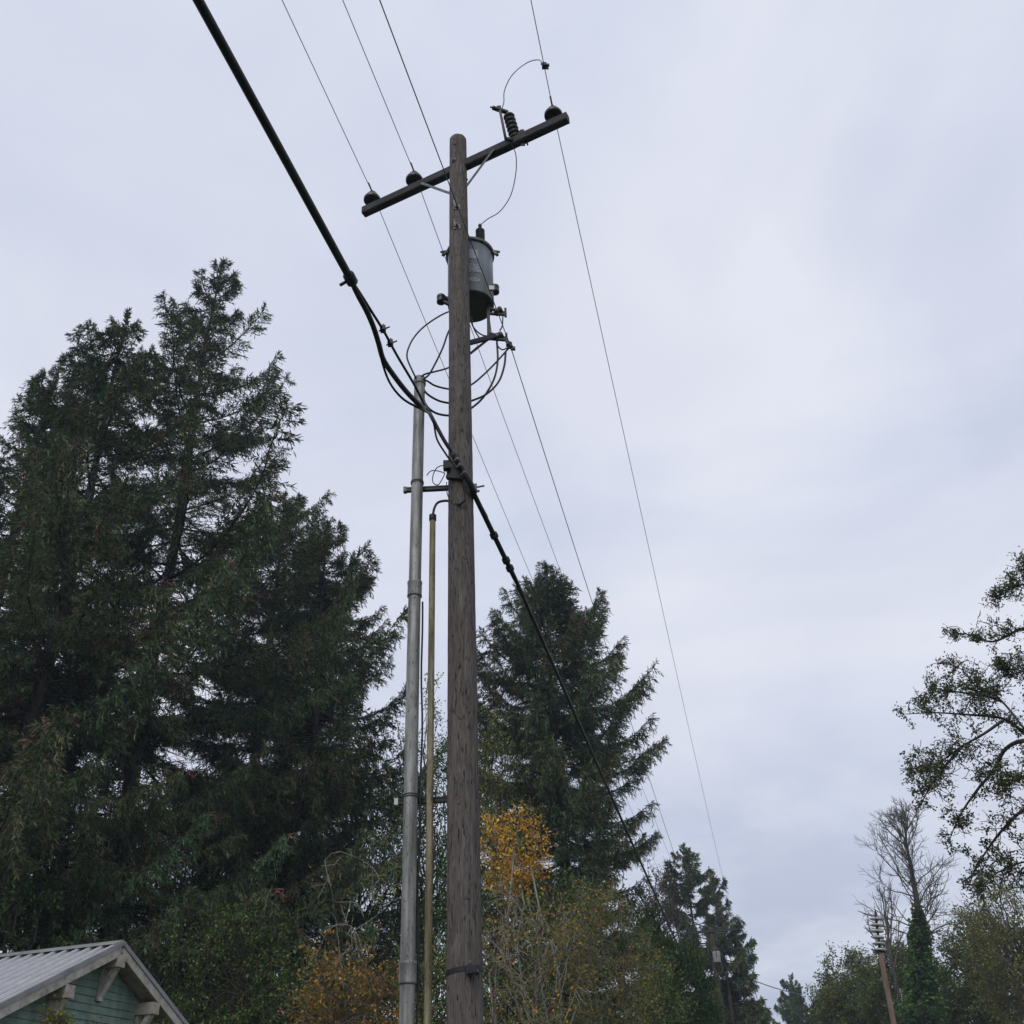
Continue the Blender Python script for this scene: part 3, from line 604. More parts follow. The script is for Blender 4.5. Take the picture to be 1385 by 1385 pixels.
for side in (1, -1):
    n_ = nrmN if side == 1 else nrmF
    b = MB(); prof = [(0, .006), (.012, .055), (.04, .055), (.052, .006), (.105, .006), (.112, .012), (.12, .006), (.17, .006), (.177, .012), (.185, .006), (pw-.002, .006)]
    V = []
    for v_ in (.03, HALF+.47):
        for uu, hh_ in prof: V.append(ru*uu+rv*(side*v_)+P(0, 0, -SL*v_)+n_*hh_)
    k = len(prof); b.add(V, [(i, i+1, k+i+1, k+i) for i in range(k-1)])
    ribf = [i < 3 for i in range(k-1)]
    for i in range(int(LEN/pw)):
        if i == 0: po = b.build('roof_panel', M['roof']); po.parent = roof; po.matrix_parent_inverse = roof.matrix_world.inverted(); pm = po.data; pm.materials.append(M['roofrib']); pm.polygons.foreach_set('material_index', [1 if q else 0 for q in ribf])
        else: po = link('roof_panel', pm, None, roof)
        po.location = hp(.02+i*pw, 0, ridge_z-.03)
b = MB(); V = []
for uu in (-.02, LEN):
    for v_, dz in ((-.17, -.055), (-.16, -.04), (-.0, .035), (.16, -.04), (.17, -.055)): V.append(hp(uu, v_, ridge_z+dz+.012))
b.add(V, [(i, i+1, 6+i, 5+i) for i in range(4)]); b.add([V[i] for i in range(5)], [(0, 1, 2, 3, 4)]); b.build('ridge_cap', M['roofdark'], roof)
for side in (1, -1):
    a, c = hp(-.015, side*.0, ridge_z-.125), hp(-.015, side*(HALF+.47), ridge_z-.125-SL*(HALF+.47))
    b = MB(); b.bar(a, c, 0.035, .15, up=nrmN if side == 1 else nrmF); b.build('rake_board', M['trim'], house)
    b = MB(); off = (nrmN if side == 1 else nrmF)
    b.bar(hp(-.02, side*.0, ridge_z-.012), hp(-.02, side*(HALF+.49), ridge_z-.012-SL*(HALF+.49)), .065, .07, up=off); b.build('rake_flashing', M['roofdark'], roof)
# gable wall behind the overhang: core, then each lap board
gw = OVH
b = MB(); wz = ridge_z-.33
b.add([hp(gw+.03, s*HALF, z) for s, z in ((-1, 0), (1, 0), (1, wz-SL*HALF+.12), (-1, wz-SL*HALF+.12))]+[hp(gw+.03, 0, wz+.12)], [(0, 1, 2, 4, 3)])
b.add([hp(gw+.03, HALF, 0), hp(LEN-.3, HALF, 0), hp(LEN-.3, HALF, wz-SL*HALF+.1), hp(gw+.03, HALF, wz-SL*HALF+.1)], [(0, 1, 2, 3)])
b.add([hp(gw+.03, -HALF, 0), hp(LEN-.3, -HALF, 0), hp(LEN-.3, -HALF, wz-SL*HALF+.1), hp(gw+.03, -HALF, wz-SL*HALF+.1)], [(0, 1, 2, 3)])
wall = b.build('wall', M['siding'], house)
z = .25; k = 0
while z < ridge_z-.45:
    hw = min(HALF, (wz+.10-(z+.115))/SL); hw2 = min(HALF, (wz+.10-z)/SL)
    if hw2 < .1: break
    hw = max(hw, .02)
    b = MB(); f0 = gw+.003
    V = [hp(f0-.024, -hw2, z), hp(f0-.024, hw2, z), hp(f0-.006, hw, z+.122), hp(f0-.006, -hw, z+.122),
         hp(f0+.02, -hw2, z), hp(f0+.02, hw2, z), hp(f0+.02, hw, z+.122), hp(f0+.02, -hw, z+.122)]
    b.add(V, [(0, 1, 2, 3), (4, 7, 6, 5), (0, 4, 5, 1), (1, 5, 6, 2), (2, 6, 7, 3), (3, 7, 4, 0)])
    b.build('siding_board', M['siding'], wall); z += .122
# soffit boards and knee brackets
for side in (1, -1):
    b = MB(); n_ = nrmN if side == 1 else nrmF
    V = [hp(.03, side*.02, ridge_z-.16), hp(.03, side*(HALF+.4), ridge_z-.16-SL*(HALF+.4)), hp(gw+.3, side*(HALF+.4), ridge_z-.16-SL*(HALF+.4)), hp(gw+.3, side*.02, ridge_z-.16)]
    b.add(V+[q+P(0, 0, .02) for q in V], [(0, 1, 2, 3), (4, 7, 6, 5), (0, 4, 5, 1), (1, 5, 6, 2), (2, 6, 7, 3), (3, 7, 4, 0)]); b.build('soffit', M['beam'], house)
for vv in (0.0, 1.12, -1.12):
    zt_ = ridge_z-.30-SL*abs(vv)-(.0 if vv == 0 else .05)
    br_ = MB(); br_.bar(hp(-.06, vv, zt_), hp(gw+.02, vv, zt_), .19, .19); bk = br_.build('bracket', M['beam'], house)
    b = MB(); b.bar(hp(.03, vv, zt_-.08), hp(gw-.03, vv, zt_-.52), .11, .09, up=(0, 0, 1)); b.build('strut', M['trim'], bk)
    b = MB(); b.bar(hp(gw-.045, vv, zt_-.1), hp(gw-.045, vv, zt_-.60), .12, .05, up=ru); b.build('back_post', M['trim'], bk)
# attic vent trim low on the near side of the gable
wf = MB(); wc = hp(gw-.03, 3.05, 3.0)
b = MB(); b.bar(hp(gw-.03, 2.55, 3.18), hp(gw-.03, 3.55, 3.18), .05, .22, up=(0, 0, 1)); wn = b.build('window', M['trim'], house)
b = MB(); b.bar(hp(gw-.03, 2.6, 2.35), hp(gw-.03, 2.6, 3.07), .04, .09, up=rv); b.bar(hp(gw-.03, 3.5, 2.35), hp(gw-.03, 3.5, 3.07), .04, .09, up=rv); b.bar(hp(gw-.03, 2.55, 2.30), hp(gw-.03, 3.55, 2.30), .07, .09); b.build('frame', M['trim'], wn)
b = MB(); b.bar(hp(gw-.028, 2.66, 2.72), hp(gw-.028, 3.44, 2.72), .02, .70); b.build('pane', M['glass'], wn)

# ------------------------------------------------------------------ far poles and the siren
def far_wood_pole(base, h, r0, r1, parent, m):
    b = MB(); zs = np.linspace(-.2, h, 14); b.tube([(base[0], base[1], z) for z in zs], np.linspace(r0, r1, 14), 12); return b.build('shaft', m, parent)
fp = thing('utility_pole', FP, 'distant dark utility pole standing against the far spruce', 'utility pole')
far_wood_pole(FP, FTOP, .15, .11, fp, M['bark'])
b = MB(); b.bar(FP-fu*1.3+P(0, -.12, FTOP-.2), FP+fu*1.3+P(0, -.12, FTOP-.2), .1, .12); fa = b.build('crossarm', M['arm'], fp)
for s in (-1.2, -.55, 1.2):
    b = MB(); b.lathe([(.012, -.2), (.012, .0), (.07, .0), (.075, .03), (.04, .08), (.045, .1), (.01, .11)], FP+fu*s+P(0, 0, FTOP-.02)-P(0, .12, 0), None, 10); b.build('insulator', M['porc'], fa)
tz = atd(970.5, 1302, 56.6)[2]; tzh = atd(970.5, 1287, 56.6)[2]
ft_ = thing('pole_transformer', atd(970.5, 1302, 56.6), 'small pale grey transformer on the distant utility pole', 'transformer', 'pole transformers')
c = atd(970.5, 1302, 56.55); b = MB(); b.lathe([(.17, 0), (.19, .02), (.19, tzh-tz-.04), (.2, tzh-tz-.02), (.17, tzh-tz)], c, None, 16); b.build('tank', M['siren'], ft_)
b = MB(); b.lathe([(.05, 0), (.05, .22), (.02, .24)], c+P(.03, 0, tzh-tz-.01), None, 8); b.build('bushing', M['poly'], ft_)
b = MB(); b.box(c+P(-.03, -.19, .35), (.08, .02, .3)); b.build('rating_label', M['hard'], ft_)
b = MB(); b.tube(smooth([c+P(-.24, 0, .1), c+P(-.2, 0, -.3), c+P(.02, -.1, -.55), c+P(.2, 0, -.3), c+P(.2, 0, .1)], 20), .02, 6); tag(b.build('drip_loop', M['wire']), 'pale cable loop under the distant transformer', 'cable')
# utility pole further along the road, with a cable
F2 = foot(998, 1360, 105.0); f2t = atd(997, 1352, 105)[2]
f2 = thing('utility_pole', F2, 'far pale utility pole at the end of the tree line', 'utility pole'); far_wood_pole(F2, f2t, .2, .15, f2, M['barkpale'])
F3 = foot(979, 1360, 90.0); f3t = atd(980.5, 1348, 90)[2]
f3 = thing('utility_pole', F3, 'slim grey service pole rising beside the distant spruces', 'utility pole'); far_wood_pole(F3, f3t, .11, .08, f3, M['barkpale'])
ca, cb2 = atd(985, 1311, 70.0), atd(1085, 1345, 96.0)
b = MB(); b.tube(span(ca, cb2, .2, 30), .03, 6); tag(b.build('power_wire', M['wire']), 'far cable crossing open sky from the dark spruce to the small spruce', 'wire')
SD = 46.0; SF = foot(1209, 1385, SD); s0 = atd(1184.5, 1237, SD); stz = s0[2]
SF = np.array([s0[0]*.55+SF[0]*.45, s0[1]*.55+SF[1]*.45, 0])
sir = thing('siren_pole', SF, 'leaning reddish wooden pole topped with stacked grey warning siren discs', 'siren pole')
base_top = atd(1190, 1287, SD)
sdir = np.array([s0[0]-base_top[0], s0[1]-base_top[1], s0[2]-base_top[2]]); 
low = atd(1209, 1385, SD); sdl = (base_top-low); t0 = -low[2]/sdl[2]; ft3 = low+sdl*t0
sir.location = ft3; sir.matrix_world = mathutils.Matrix.Translation([float(a) for a in ft3])
b = MB(); b.tube([ft3+(base_top-ft3)*t for t in np.linspace(-.01, 1, 16)], np.linspace(.125, .10, 16), 12); b.build('shaft', M['sirenpole'], sir)
sax = (s0-base_top)/np.linalg.norm(s0-base_top); SLn = np.linalg.norm(s0-base_top)
b = MB(); b.tube([base_top-sax*.2, s0+sax*.1], .05, 8); b.lathe([(.03, 0), (.03, .12), (.008, .14), (.008, .3)], s0+sax*.02, sax, 8); b.build('mast', M['black'], sir)
for i in range(6):
    b = MB(); rr_ = .235; c = base_top+sax*(SLn*(i+.30)/6)
    b.lathe([(.07, -.03), (rr_*.85, -.045), (rr_, -.035), (rr_, .02), (rr_*.9, .03), (.08, .05)], c, sax, 20); b.build('siren_horn', M['siren'], sir)
b = MB(); b.bar(base_top+P(-.2, 0, -.02), base_top+P(.2, 0, -.02), .2, .08); b.build('mounting_plate', M['black'], sir)

# ------------------------------------------------------------------ conifers
GREEN = [(.050, .086, .052), (.076, .124, .064), (.108, .165, .076), (.165, .190, .080), (.22, .145, .08)]
def spruce_branch(L, seed, dens=1.0, brown=.03, droop=1.0, shoot=.165, wid=.025):
    """one bough along +X, z up: a curved axis, hanging side sprays, needled shoots"""
    rng = np.random.default_rng(seed); parts = []
    nA = 14; t = np.linspace(0, 1, nA)
    wob = np.cumsum(rng.normal(0, .02, (nA, 2)), axis=0)*L*.4
    ax = np.stack([t*L, wob[:, 0]*t, L*(-.16*droop*np.sin(t*math.pi*.9)+.12*t**3)+wob[:, 1]*t*.4], 1)
    parts.append(segs(ax[:-1], ax[1:], np.linspace(.016*L**.6+.006, .005, nA-1), np.linspace(.014*L**.6+.005, .003, nA-1), 4, (.045, .034, .026)))
    SP, SD_, SL_, ST = [], [], [], []
    n2 = int(L*12*dens)+8
    ts = np.sort(rng.uniform(.13, 1, n2)**.85)
    tw0, tw1 = [], []
    for i, tt_ in enumerate(ts):
        p = np.array([np.interp(tt_, t, ax[:, k]) for k in range(3)])
        s = 1 if i % 2 else -1
        l2 = L**.8*(.20*(1-tt_)**.7*min(1, (tt_-.02)/.28)+.035)*rng.uniform(.45, 1.3)+.09
        ang = rng.uniform(.65, 1.15); dn = rng.uniform(.1, .9)*droop
        d0 = nrm(np.array([math.cos(ang), s*math.sin(ang), -.05+rng.normal(0, .18)]))
        m = max(3, int(l2/.075)); u = np.linspace(0, 1, m+1)[:, None]
        q = p+d0*u*l2; q[:, 2] -= (dn*l2*.75*u[:, 0]**1.7)
        tw0.append(q[:-1]); tw1.append(q[1:])
        td = nrm(np.gradient(q, axis=0))
        isb = rng.random() < brown
        for rep in range(4):
            rd = td[1:]*rng.uniform(.5, .9, (m, 1))+rng.normal(0, .42, (m, 3))
            if rep == 2: rd[:, 2] -= .9*droop
            SP.append(q[1:]); SD_.append(nrm(rd)); SL_.append(shoot*rng.uniform(.6, 1.3, m)*(1.25 if rep == 2 else 1))
            cc = pick(GREEN, [4, 5, 3, 1.2, .15], m, rng)
            if isb: cc = pick([(.15, .095, .06), (.11, .075, .05)], [1, 1], m, rng)
            ST.append(cc)
        SP.append(q[-1:]); SD_.append(td[-1:]); SL_.append(np.array([shoot*1.2])); ST.append(pick(GREEN, [1, 3, 4, 3, .3], 1, rng))
        # hanging pendants
        if rng.random() < .75*droop:
            mm = rng.integers(2, 7); pz = q[rng.integers(0, len(q))]
            hq = pz+np.stack([rng.normal(0, .02, mm), rng.normal(0, .02, mm), -np.arange(mm)*.085], 1)
            SP.append(hq); SD_.append(nrm(np.stack([rng.normal(0, .25, mm), rng.normal(0, .25, mm), -np.ones(mm)], 1))); SL_.append(np.full(mm, .15)); ST.append(pick(GREEN, [5, 4, 2, .6, .4], mm, rng))
    for rep in range(3):                                            # shoots on the main axis itself
        k = int(L*16); tt2 = rng.uniform(.2, 1, k); p = np.stack([np.interp(tt2, t, ax[:, i]) for i in range(3)], 1)
        SP.append(p); SD_.append(nrm(np.array([.8, 0, .15])+rng.normal(0, .5, (k, 3)))); SL_.append(np.full(k, shoot)*rng.uniform(.6, 1.1, k))
        ST.append(pick(GREEN, [2, 4, 3, 2, .6+brown*6], k, rng))
    tw0 = np.concatenate(tw0); tw1 = np.concatenate(tw1)
    parts.append(segs(tw0, tw1, .005, .004, 3, (.05, .037, .028)))
    SP, SD_, SL_, ST = map(np.concatenate, (SP, SD_, SL_, ST))
    parts.append(shoots(SP, SD_, SL_, wid*rng.uniform(.7, 1.25, len(SP)), ST, rng))
    V, Q, Cc = merge(parts)
    return fast_mesh('branch', V, Q, col=Cc)
BR = {}
for L, nv in ((.7, 2), (1.5, 3), (2.6, 3), (4.0, 4), (5.5, 3)):
    BR[L] = [spruce_branch(L, int(L*100)+i, dens=1.0 if L < 5 else .9, brown=(.02, .10, .03, .18)[i]) for i in range(nv)]
BRF = {L: [spruce_branch(L, 900+int(L*100)+i, dens=.9, shoot=.21, wid=.045) for i in range(2)] for L in (1.5, 3.0, 4.5)}    # coarser, for far trees

def spruce(name, base, h, prof, label, seed, whorl=.5, per=5, lean=(0, 0), zlo=.12, far=False, group='spruces behind the pole and house', r0=None, gaps=.08, upt=.75, inner=.3):
    rng = np.random.default_rng(seed); base = np.asarray(base, float)
    t = thing(name, base, label, 'tree', group)
    zs = np.linspace(-.2, h, 24); r0 = r0 or h*.013
    b = MB(); trp = np.stack([base[0]+lean[0]*(zs/h)**2+.06*np.sin(zs*.5+seed), base[1]+lean[1]*(zs/h)**2, zs], 1); b.tube(trp, np.maximum(r0*(1-zs/h)**.85, .012), 10); b.build('trunk', M['bark'], t)
    def tp(z): return np.array([np.interp(z, zs, trp[:, 0]), np.interp(z, zs, trp[:, 1]), z])
    # inner dead twigs plus the leader make the crown's own mesh; the boughs are its parts
    n = 500 if far else 1500
    z_ = h*(zlo*.5+(.97-zlo*.5)*rng.random(n)**1.25); c = np.stack([np.interp(z_, zs, trp[:, i]) for i in range(2)]+[z_], 1)
    a = rng.uniform(0, 6.283, n); rad = np.interp(h-z_, [p[0] for p in prof], [p[1] for p in prof])*rng.uniform(.15, .5, n)
    e = c+np.stack([np.cos(a)*rad, np.sin(a)*rad, rng.normal(-.05, .12, n)*rad], 1)
    pt = [segs(c, e, .011, .004, 3, (.03, .024, .02))]
    m = 60 if far else 160
    zl = h-1.6*rng.random(m)**1.3; pl = np.stack([np.interp(zl, zs, trp[:, i]) for i in range(2)]+[zl], 1); al_ = rng.uniform(0, 6.283, m)
    k_ = (2.0 if far else 1.0)
    pt.append(shoots(pl, nrm(np.stack([np.cos(al_)*.8, np.sin(al_)*.8, np.full(m, .8)], 1)), .17*k_*rng.uniform(.7, 1.3, m), .036*k_, pick(GREEN, [2, 4, 3, 2, .4], m, rng), rng))
    if not far:                         # needled clusters along the dead twigs
        kk = rng.random(n) < inner; fr = rng.uniform(.5, 1, (kk.sum(), 1)); pc = c[kk]+(e[kk]-c[kk])*fr
        pc = np.repeat(pc, 5, 0)+rng.normal(0, .06, (kk.sum()*5, 3)); dd = nrm(np.repeat(e[kk]-c[kk], 5, 0)*.5+rng.normal(0, .6, pc.shape)-np.array([0, 0, .3]))
        pt.append(shoots(pc, dd, .17*rng.uniform(.6, 1.2, len(pc)), .036, pick(GREEN, [5, 4, 2, .5, .3], len(pc), rng), rng))
    V, Q, Cc = merge(pt)
    crown = link('crown', fast_mesh('crown', V, Q, col=Cc), M['spruce'], t)
    lib = BRF if far else BR; keys = sorted(lib)
    z = h-.75; cnt = 0; ph = rng.uniform(0, 6.28)
    while z > h*zlo and cnt < 298:
        dpt = h-z; R0 = np.interp(dpt, [p[0] for p in prof], [p[1] for p in prof])
        npw = per if dpt > 1.5 else max(3, per-1)
        for i in range(npw):
            if cnt >= 298: break
            a = ph+i*6.283/npw+rng.normal(0, .22)
            if rng.random() < gaps: continue
            L = R0*rng.choice([rng.uniform(.45, .8), rng.uniform(.8, 1.05), rng.uniform(1.05, 1.2)], p=[.35, .55, .10])
            if L < .25: L = .25
            key = min(keys, key=lambda q: abs(math.log(q/L)))
            me = lib[key][rng.integers(len(lib[key]))]
            o = link('branch', me, M['spruce'], None); o.parent = crown
            s = L/key
            pit = R_(np.interp(dpt/h, [0, .06, .25, .6, 1], [50, 42, 27, 8, -6]))*upt+rng.normal(0, .14)
            zz_ = z+rng.uniform(-.25, .25)*whorl; q = tp(min(zz_, h-.1))
            Mx = mathutils.Matrix.Translation(q.tolist()) @ mathutils.Matrix.Rotation(a, 4, 'Z') @ mathutils.Matrix.Rotation(-pit, 4, 'Y') @ mathutils.Matrix.Rotation(rng.normal(0, .15), 4, 'X') @ mathutils.Matrix.Scale(s, 4)
            o.matrix_basis = Mx; cnt += 1
        ph += 2.4; z -= whorl*rng.uniform(.8, 1.2)*(.8+.2*min(1, dpt/4))
    return t
for mm in [m for v in BR.values() for m in v]+[m for v in BRF.values() for m in v]: mm.materials.append(M['spruce'])

def tree_at(x, y, d): p = atd(x, y, d); return np.array([p[0], p[1], 0]), p[2]
b_, h_ = tree_at(300, 352, 28); spruce('spruce_tree', b_, h_, [(0, .2), (1, .6), (2, 1.2), (3, 1.7), (5, 2.6), (7, 3.6), (9, 4.7), (12, 5.7), (16, 6.2), (30, 6.3)], 'tallest dark spruce behind the house with an open see-through top', 11, whorl=.66, per=4, gaps=.10, upt=1.0, inner=.3, r0=.30)
b_, h_ = tree_at(176, 420, 26); spruce('spruce_tree', b_, h_, [(0, .2), (1, .8), (3, 1.7), (6, 2.9), (10, 4.2), (16, 5.0), (30, 5.2)], 'dense dark spruce with narrow bushy top left of the tallest spruce', 12, whorl=.50, per=5, gaps=.14, inner=.15)
b_, h_ = tree_at(84, 482, 30); spruce('spruce_tree', b_, h_, [(0, .15), (1, .5), (3, 1.15), (5, 1.9), (7, 2.8), (10, 4.3), (16, 5.2), (30, 5.6)], 'broad dark spruce over the house roof with brown tipped boughs', 13, whorl=.50, per=5, gaps=.14, inner=.15)
b_, h_ = tree_at(445, 706, 31); spruce('spruce_tree', b_, h_, [(0, .3), (1, 1.1), (3, 2.1), (6, 3.3), (10, 4.0), (20, 4.4)], 'shorter dark spruce between the tallest spruce and the riser pipe', 14, whorl=.48, per=5)
b_, h_ = tree_at(385, 668, 35); spruce('spruce_tree', b_, h_, [(0, .3), (1, 1.1), (3, 2.3), (6, 3.3), (10, 4.0), (20, 4.4)], 'dark spruce half hidden between the tallest spruce and the shorter one', 16, whorl=.48, per=5)
b_, h_ = tree_at(737, 766, 36); spruce('spruce_tree', b_, h_, [(0, .2), (1, .9), (3, 2.3), (5.5, 3.6), (8, 3.9), (12, 3.5), (22, 3.3)], 'broad dark spruce standing alone just right of the wooden pole', 15, whorl=.37, per=6, gaps=.03, inner=.5)
GF = 'distant spruces along the road'
b_, h_ = tree_at(924, 1143, 64); spruce('spruce_tree', b_, h_, [(0, .5), (1.5, 1.5), (4, 2.4), (8, 3.3), (18, 3.6)], 'distant grey green spruce with a rounded dense top', 21, whorl=.6, per=5, far=True, group=GF)
b_, h_ = tree_at(963, 1182, 62); spruce('spruce_tree', b_, h_, [(0, .2), (1.5, .9), (4, 1.7), (8, 1.9), (18, 2.0)], 'distant spruce with long drooping boughs behind the far transformer', 22, whorl=.7, per=4, far=True, group=GF, upt=.5)
b_, h_ = tree_at(1070, 1320, 98); spruce('spruce_tree', b_, h_, [(0, .4), (2, 1.5), (5, 3.2), (9, 4.2), (17, 5)], 'small far spruce with upswept boughs alone against the cloud', 23, whorl=.55, per=6, far=True, group=GF)
b_, h_ = tree_at(1018, 1352, 112); spruce('spruce_tree', b_, h_, [(0, .4), (2, 1.5), (5, 2.8), (17, 4)], 'tiny far spruce between the tree line and the small far spruce', 24, whorl=.6, per=6, far=True, group=GF)
b_, h_ = tree_at(990, 1335, 84); spruce('spruce_tree', b_, h_, [(0, .4), (2, 1.6), (5, 2.6), (17, 3)], 'low far spruce tucked behind the slim service pole', 25, whorl=.6, per=6, far=True, group=GF)
b_, h_ = tree_at(1105, 1362, 104); spruce('spruce_tree', b_, h_, [(0, .4), (2, 1.8), (5, 3.2), (17, 4)], 'low far spruce at the foot of the olive thicket', 26, whorl=.6, per=6, far=True, group=GF)

# ------------------------------------------------------------------ broadleaf trees and shrubs
def limb_path(a, b, rng, n=6, bend=.12):
    t = np.linspace(0, 1, n)[:, None]; L = np.linalg.norm(b-a); p = a+(b-a)*t
    k = rng.normal(0, bend*L, 3); p = p+np.sin(t*math.pi)*k+np.concatenate([np.zeros((1, 3)), rng.normal(0, .02*L, (n-2, 3)), np.zeros((1, 3))])
    return p
def broadleaf(name, base, ctr, rad, nclump, nleaf, leaf, cols, wts, label, cat, group=None, seed=1, stems=1, crad=.5, twig=(.06, .05, .04), twr=.006, sub=6, shell=.6, trunk_r=.12, trunkm=None, hang=.2, subl=None, bare=0.0, spread=.3):
    """stems to limbs to clumps to twigs to leaves; nothing but what the crown's volume holds"""
    rng = np.random.default_rng(seed); base = np.asarray(base, float); ctr = np.asarray(ctr, float); rad = np.asarray(rad, float)
    t = thing(name, base, label, cat, group)
    d = nrm(rng.normal(size=(nclump, 3))); rr_ = rng.random(nclump)**(1/3*(1-shell*.55)); C_ = ctr+d*rad*rr_[:, None]
    C_ = C_[C_[:, 2] > .3]; nclump = len(C_)
    feet = [base+np.array([rng.normal(0, spread), rng.normal(0, spread), 0])*(0 if stems == 1 else 1) for _ in range(stems)]
    fk = [np.array([f[0]*.35+ctr[0]*.65, f[1]*.35+ctr[1]*.65, max(.5, ctr[2]-rad[2]*rng.uniform(.3, .9))])+(0 if stems == 1 else rng.normal(0, .25, 3)*rad) for f in feet]
    for i in range(stems):
        b = MB(); p = limb_path(feet[i]+np.array([0, 0, -.1]), fk[i], rng, 8, .04); b.tube(p, np.linspace(trunk_r, trunk_r*.6, 8), 8); b.build('trunk' if stems == 1 else 'stem', trunkm or M['barkpale'], t)
    S0, S1, Ra, Rb = [], [], [], []; LP, LD = [], []
    subl = subl or crad*1.2
    for c in C_:
        f = fk[rng.integers(stems)]; fz = f.copy(); 
        up = ctr+np.array([0, 0, rad[2]*.5])
        st = f+(up-f)*rng.random()*.8*min(1, max(0, (c[2]-f[2])/(up[2]-f[2]+1e-6)))
        p = limb_path(st, c, rng, 6, .1); r = np.linspace(trunk_r*.32, max(twr*1.4, .006), 6)
        S0.append(p[:-1]); S1.append(p[1:]); Ra.append(r[:-1]); Rb.append(r[1:])
        od = nrm(c-ctr)*.6
        for s in range(sub):
            a0 = p[-1]+(p[-2]-p[-1])*rng.random(); dv_ = nrm(od+rng.normal(0, .8, 3)+np.array([0, 0, .25-hang])); l = subl*rng.uniform(.5, 1.25)
            q = limb_path(a0, a0+dv_*l, rng, 4, .12); r2 = np.linspace(twr, twr*.45, 4)
            S0.append(q[:-1]); S1.append(q[1:]); Ra.append(r2[:-1]); Rb.append(r2[1:])
            if rng.random() < bare: continue
            k = max(1, int(nleaf/nclump/sub)); tt_ = rng.uniform(.15, 1.05, k); 
            pp = np.stack([np.interp(tt_, np.linspace(0, 1, 4), q[:, i]) for i in range(3)], 1)
            LP.append(pp+rng.normal(0, leaf*.9, (k, 3))); LD.append(nrm(dv_*.5+rng.normal(0, .7, (k, 3))-np.array([0, 0, hang])))
    V, Q, Cc = segs(np.concatenate(S0), np.concatenate(S1), np.concatenate(Ra), np.concatenate(Rb), 3, twig)
    link('limbs', fast_mesh('limbs', V, Q, col=Cc*(1+rng.normal(0, .15, (len(V), 1)).clip(-.4, .4))), M['twig'], t)
    LP = np.concatenate(LP); LD = np.concatenate(LD); n = len(LP)
    cc = pick(cols, wts, n, rng, .22)
    nn = nrm(rng.normal(0, .6, (n, 3))+np.array([0, 0, 1.0]))
    V, Q, Cc = leaves(LP, LD, nn, leaf*rng.uniform(.6, 1.3, n), leaf*.62*rng.uniform(.7, 1.2, n), cc)
    link('crown' if cat == 'tree' else 'foliage', fast_mesh('foliage', V, Q, col=Cc), M['leaf'], t)
    return t
def ell(x0, x1, y0, y1, d, depth=None):
    """a crown that fills this part of the view, d metres off: centre and radii"""
    c = atd((x0+x1)/2, (y0+y1)/2, d); a = atd(x0, (y0+y1)/2, d); b = atd(x1, (y0+y1)/2, d); t = atd((x0+x1)/2, y0, d)
    rx = np.linalg.norm(b-a)/2; return c, np.array([rx, depth or rx, t[2]-c[2]])
DG = [(.044, .088, .030), (.076, .145, .042), (.125, .205, .055), (.21, .25, .075)]
OL = [(.10, .12, .036), (.17, .185, .055), (.26, .24, .07), (.13, .105, .045)]
AU = [(.66, .36, .04), (.78, .48, .07), (.52, .25, .035), (.32, .19, .045)]
def bl(name, box, d, depth, n, nl, leaf, cols, wts, label, cat, seed, **k):
    c, r = ell(*box, d, depth); broadleaf(name, (c[0], c[1], 0), c, r, n, nl, leaf, cols, wts, label, cat, seed=seed, **k)
GU = 'leafy trees filling the wood'
bl('alder_tree', (-60, 190, 985, 1500), 29, 3.0, 110, 15000, .10, DG, [4, 4, 2, .5], 'dark leafy tree rising directly behind the house ridge', 'tree', 31, group=GU, crad=.7)
bl('alder_tree', (150, 400, 1050, 1500), 31, 2.6, 110, 14000, .10, DG, [4, 4, 2, .7], 'dark leafy tree right of the house gable under the tallest spruce', 'tree', 32, group=GU, crad=.7)
bl('alder_tree', (370, 570, 960, 1480), 36, 2.6, 110, 14000, .11, DG, [4, 4, 2.5, .9], 'dark green leafy tree behind the riser pipe', 'tree', 33, group=GU, crad=.75)
bl('alder_tree', (490, 665, 895, 1420), 42, 2.6, 80, 11000, .12, OL+DG, [2, 2, 1, 1, 1, 3, 2, 1], 'pale olive leafy tree showing between the pipes and the pole', 'tree', 34, group=GU, crad=.8)
bl('alder_tree', (635, 712, 950, 1300), 32, 1.2, 40, 4500, .10, OL+DG, [2, 3, 2, .5, 0, 1, 1, 1], 'slender yellow green tree close against the right of the pole', 'tree', 35, group=GU, crad=.55)
bl('alder_tree', (560, 800, 1120, 1500), 30, 2.4, 100, 12000, .10, DG, [5, 4, 1.5, .4], 'dark leafy understory tree below the lone spruce', 'tree', 36, group=GU, crad=.7)
bl('alder_tree', (480, 660, 1060, 1500), 37, 2.4, 110, 15000, .11, DG, [4, 4, 2.2, .6], 'dark leafy tree filling the gap between riser pipe and wooden pole', 'tree', 38, group=GU, crad=.75)
bl('alder_tree', (-80, 130, 1120, 1480), 25, 2.0, 60, 8000, .09, DG, [5, 4, 2, .3], 'low dark leafy tree behind the left end of the roof', 'tree', 37, group=GU, crad=.6)
GS = 'roadside shrubs'
bl('maple_shrub', (648, 738, 1094, 1200), 21, .75, 40, 2700, .078, AU+OL[2:3], [3, 4, 1.5, .6, .8], 'shrub with a bright golden yellow leafy top beside the pole', 'shrub', 41, group=GS, stems=6, crad=.3, twig=(.15, .135, .115), twr=.006, trunk_r=.028, spread=.4, bare=.1)
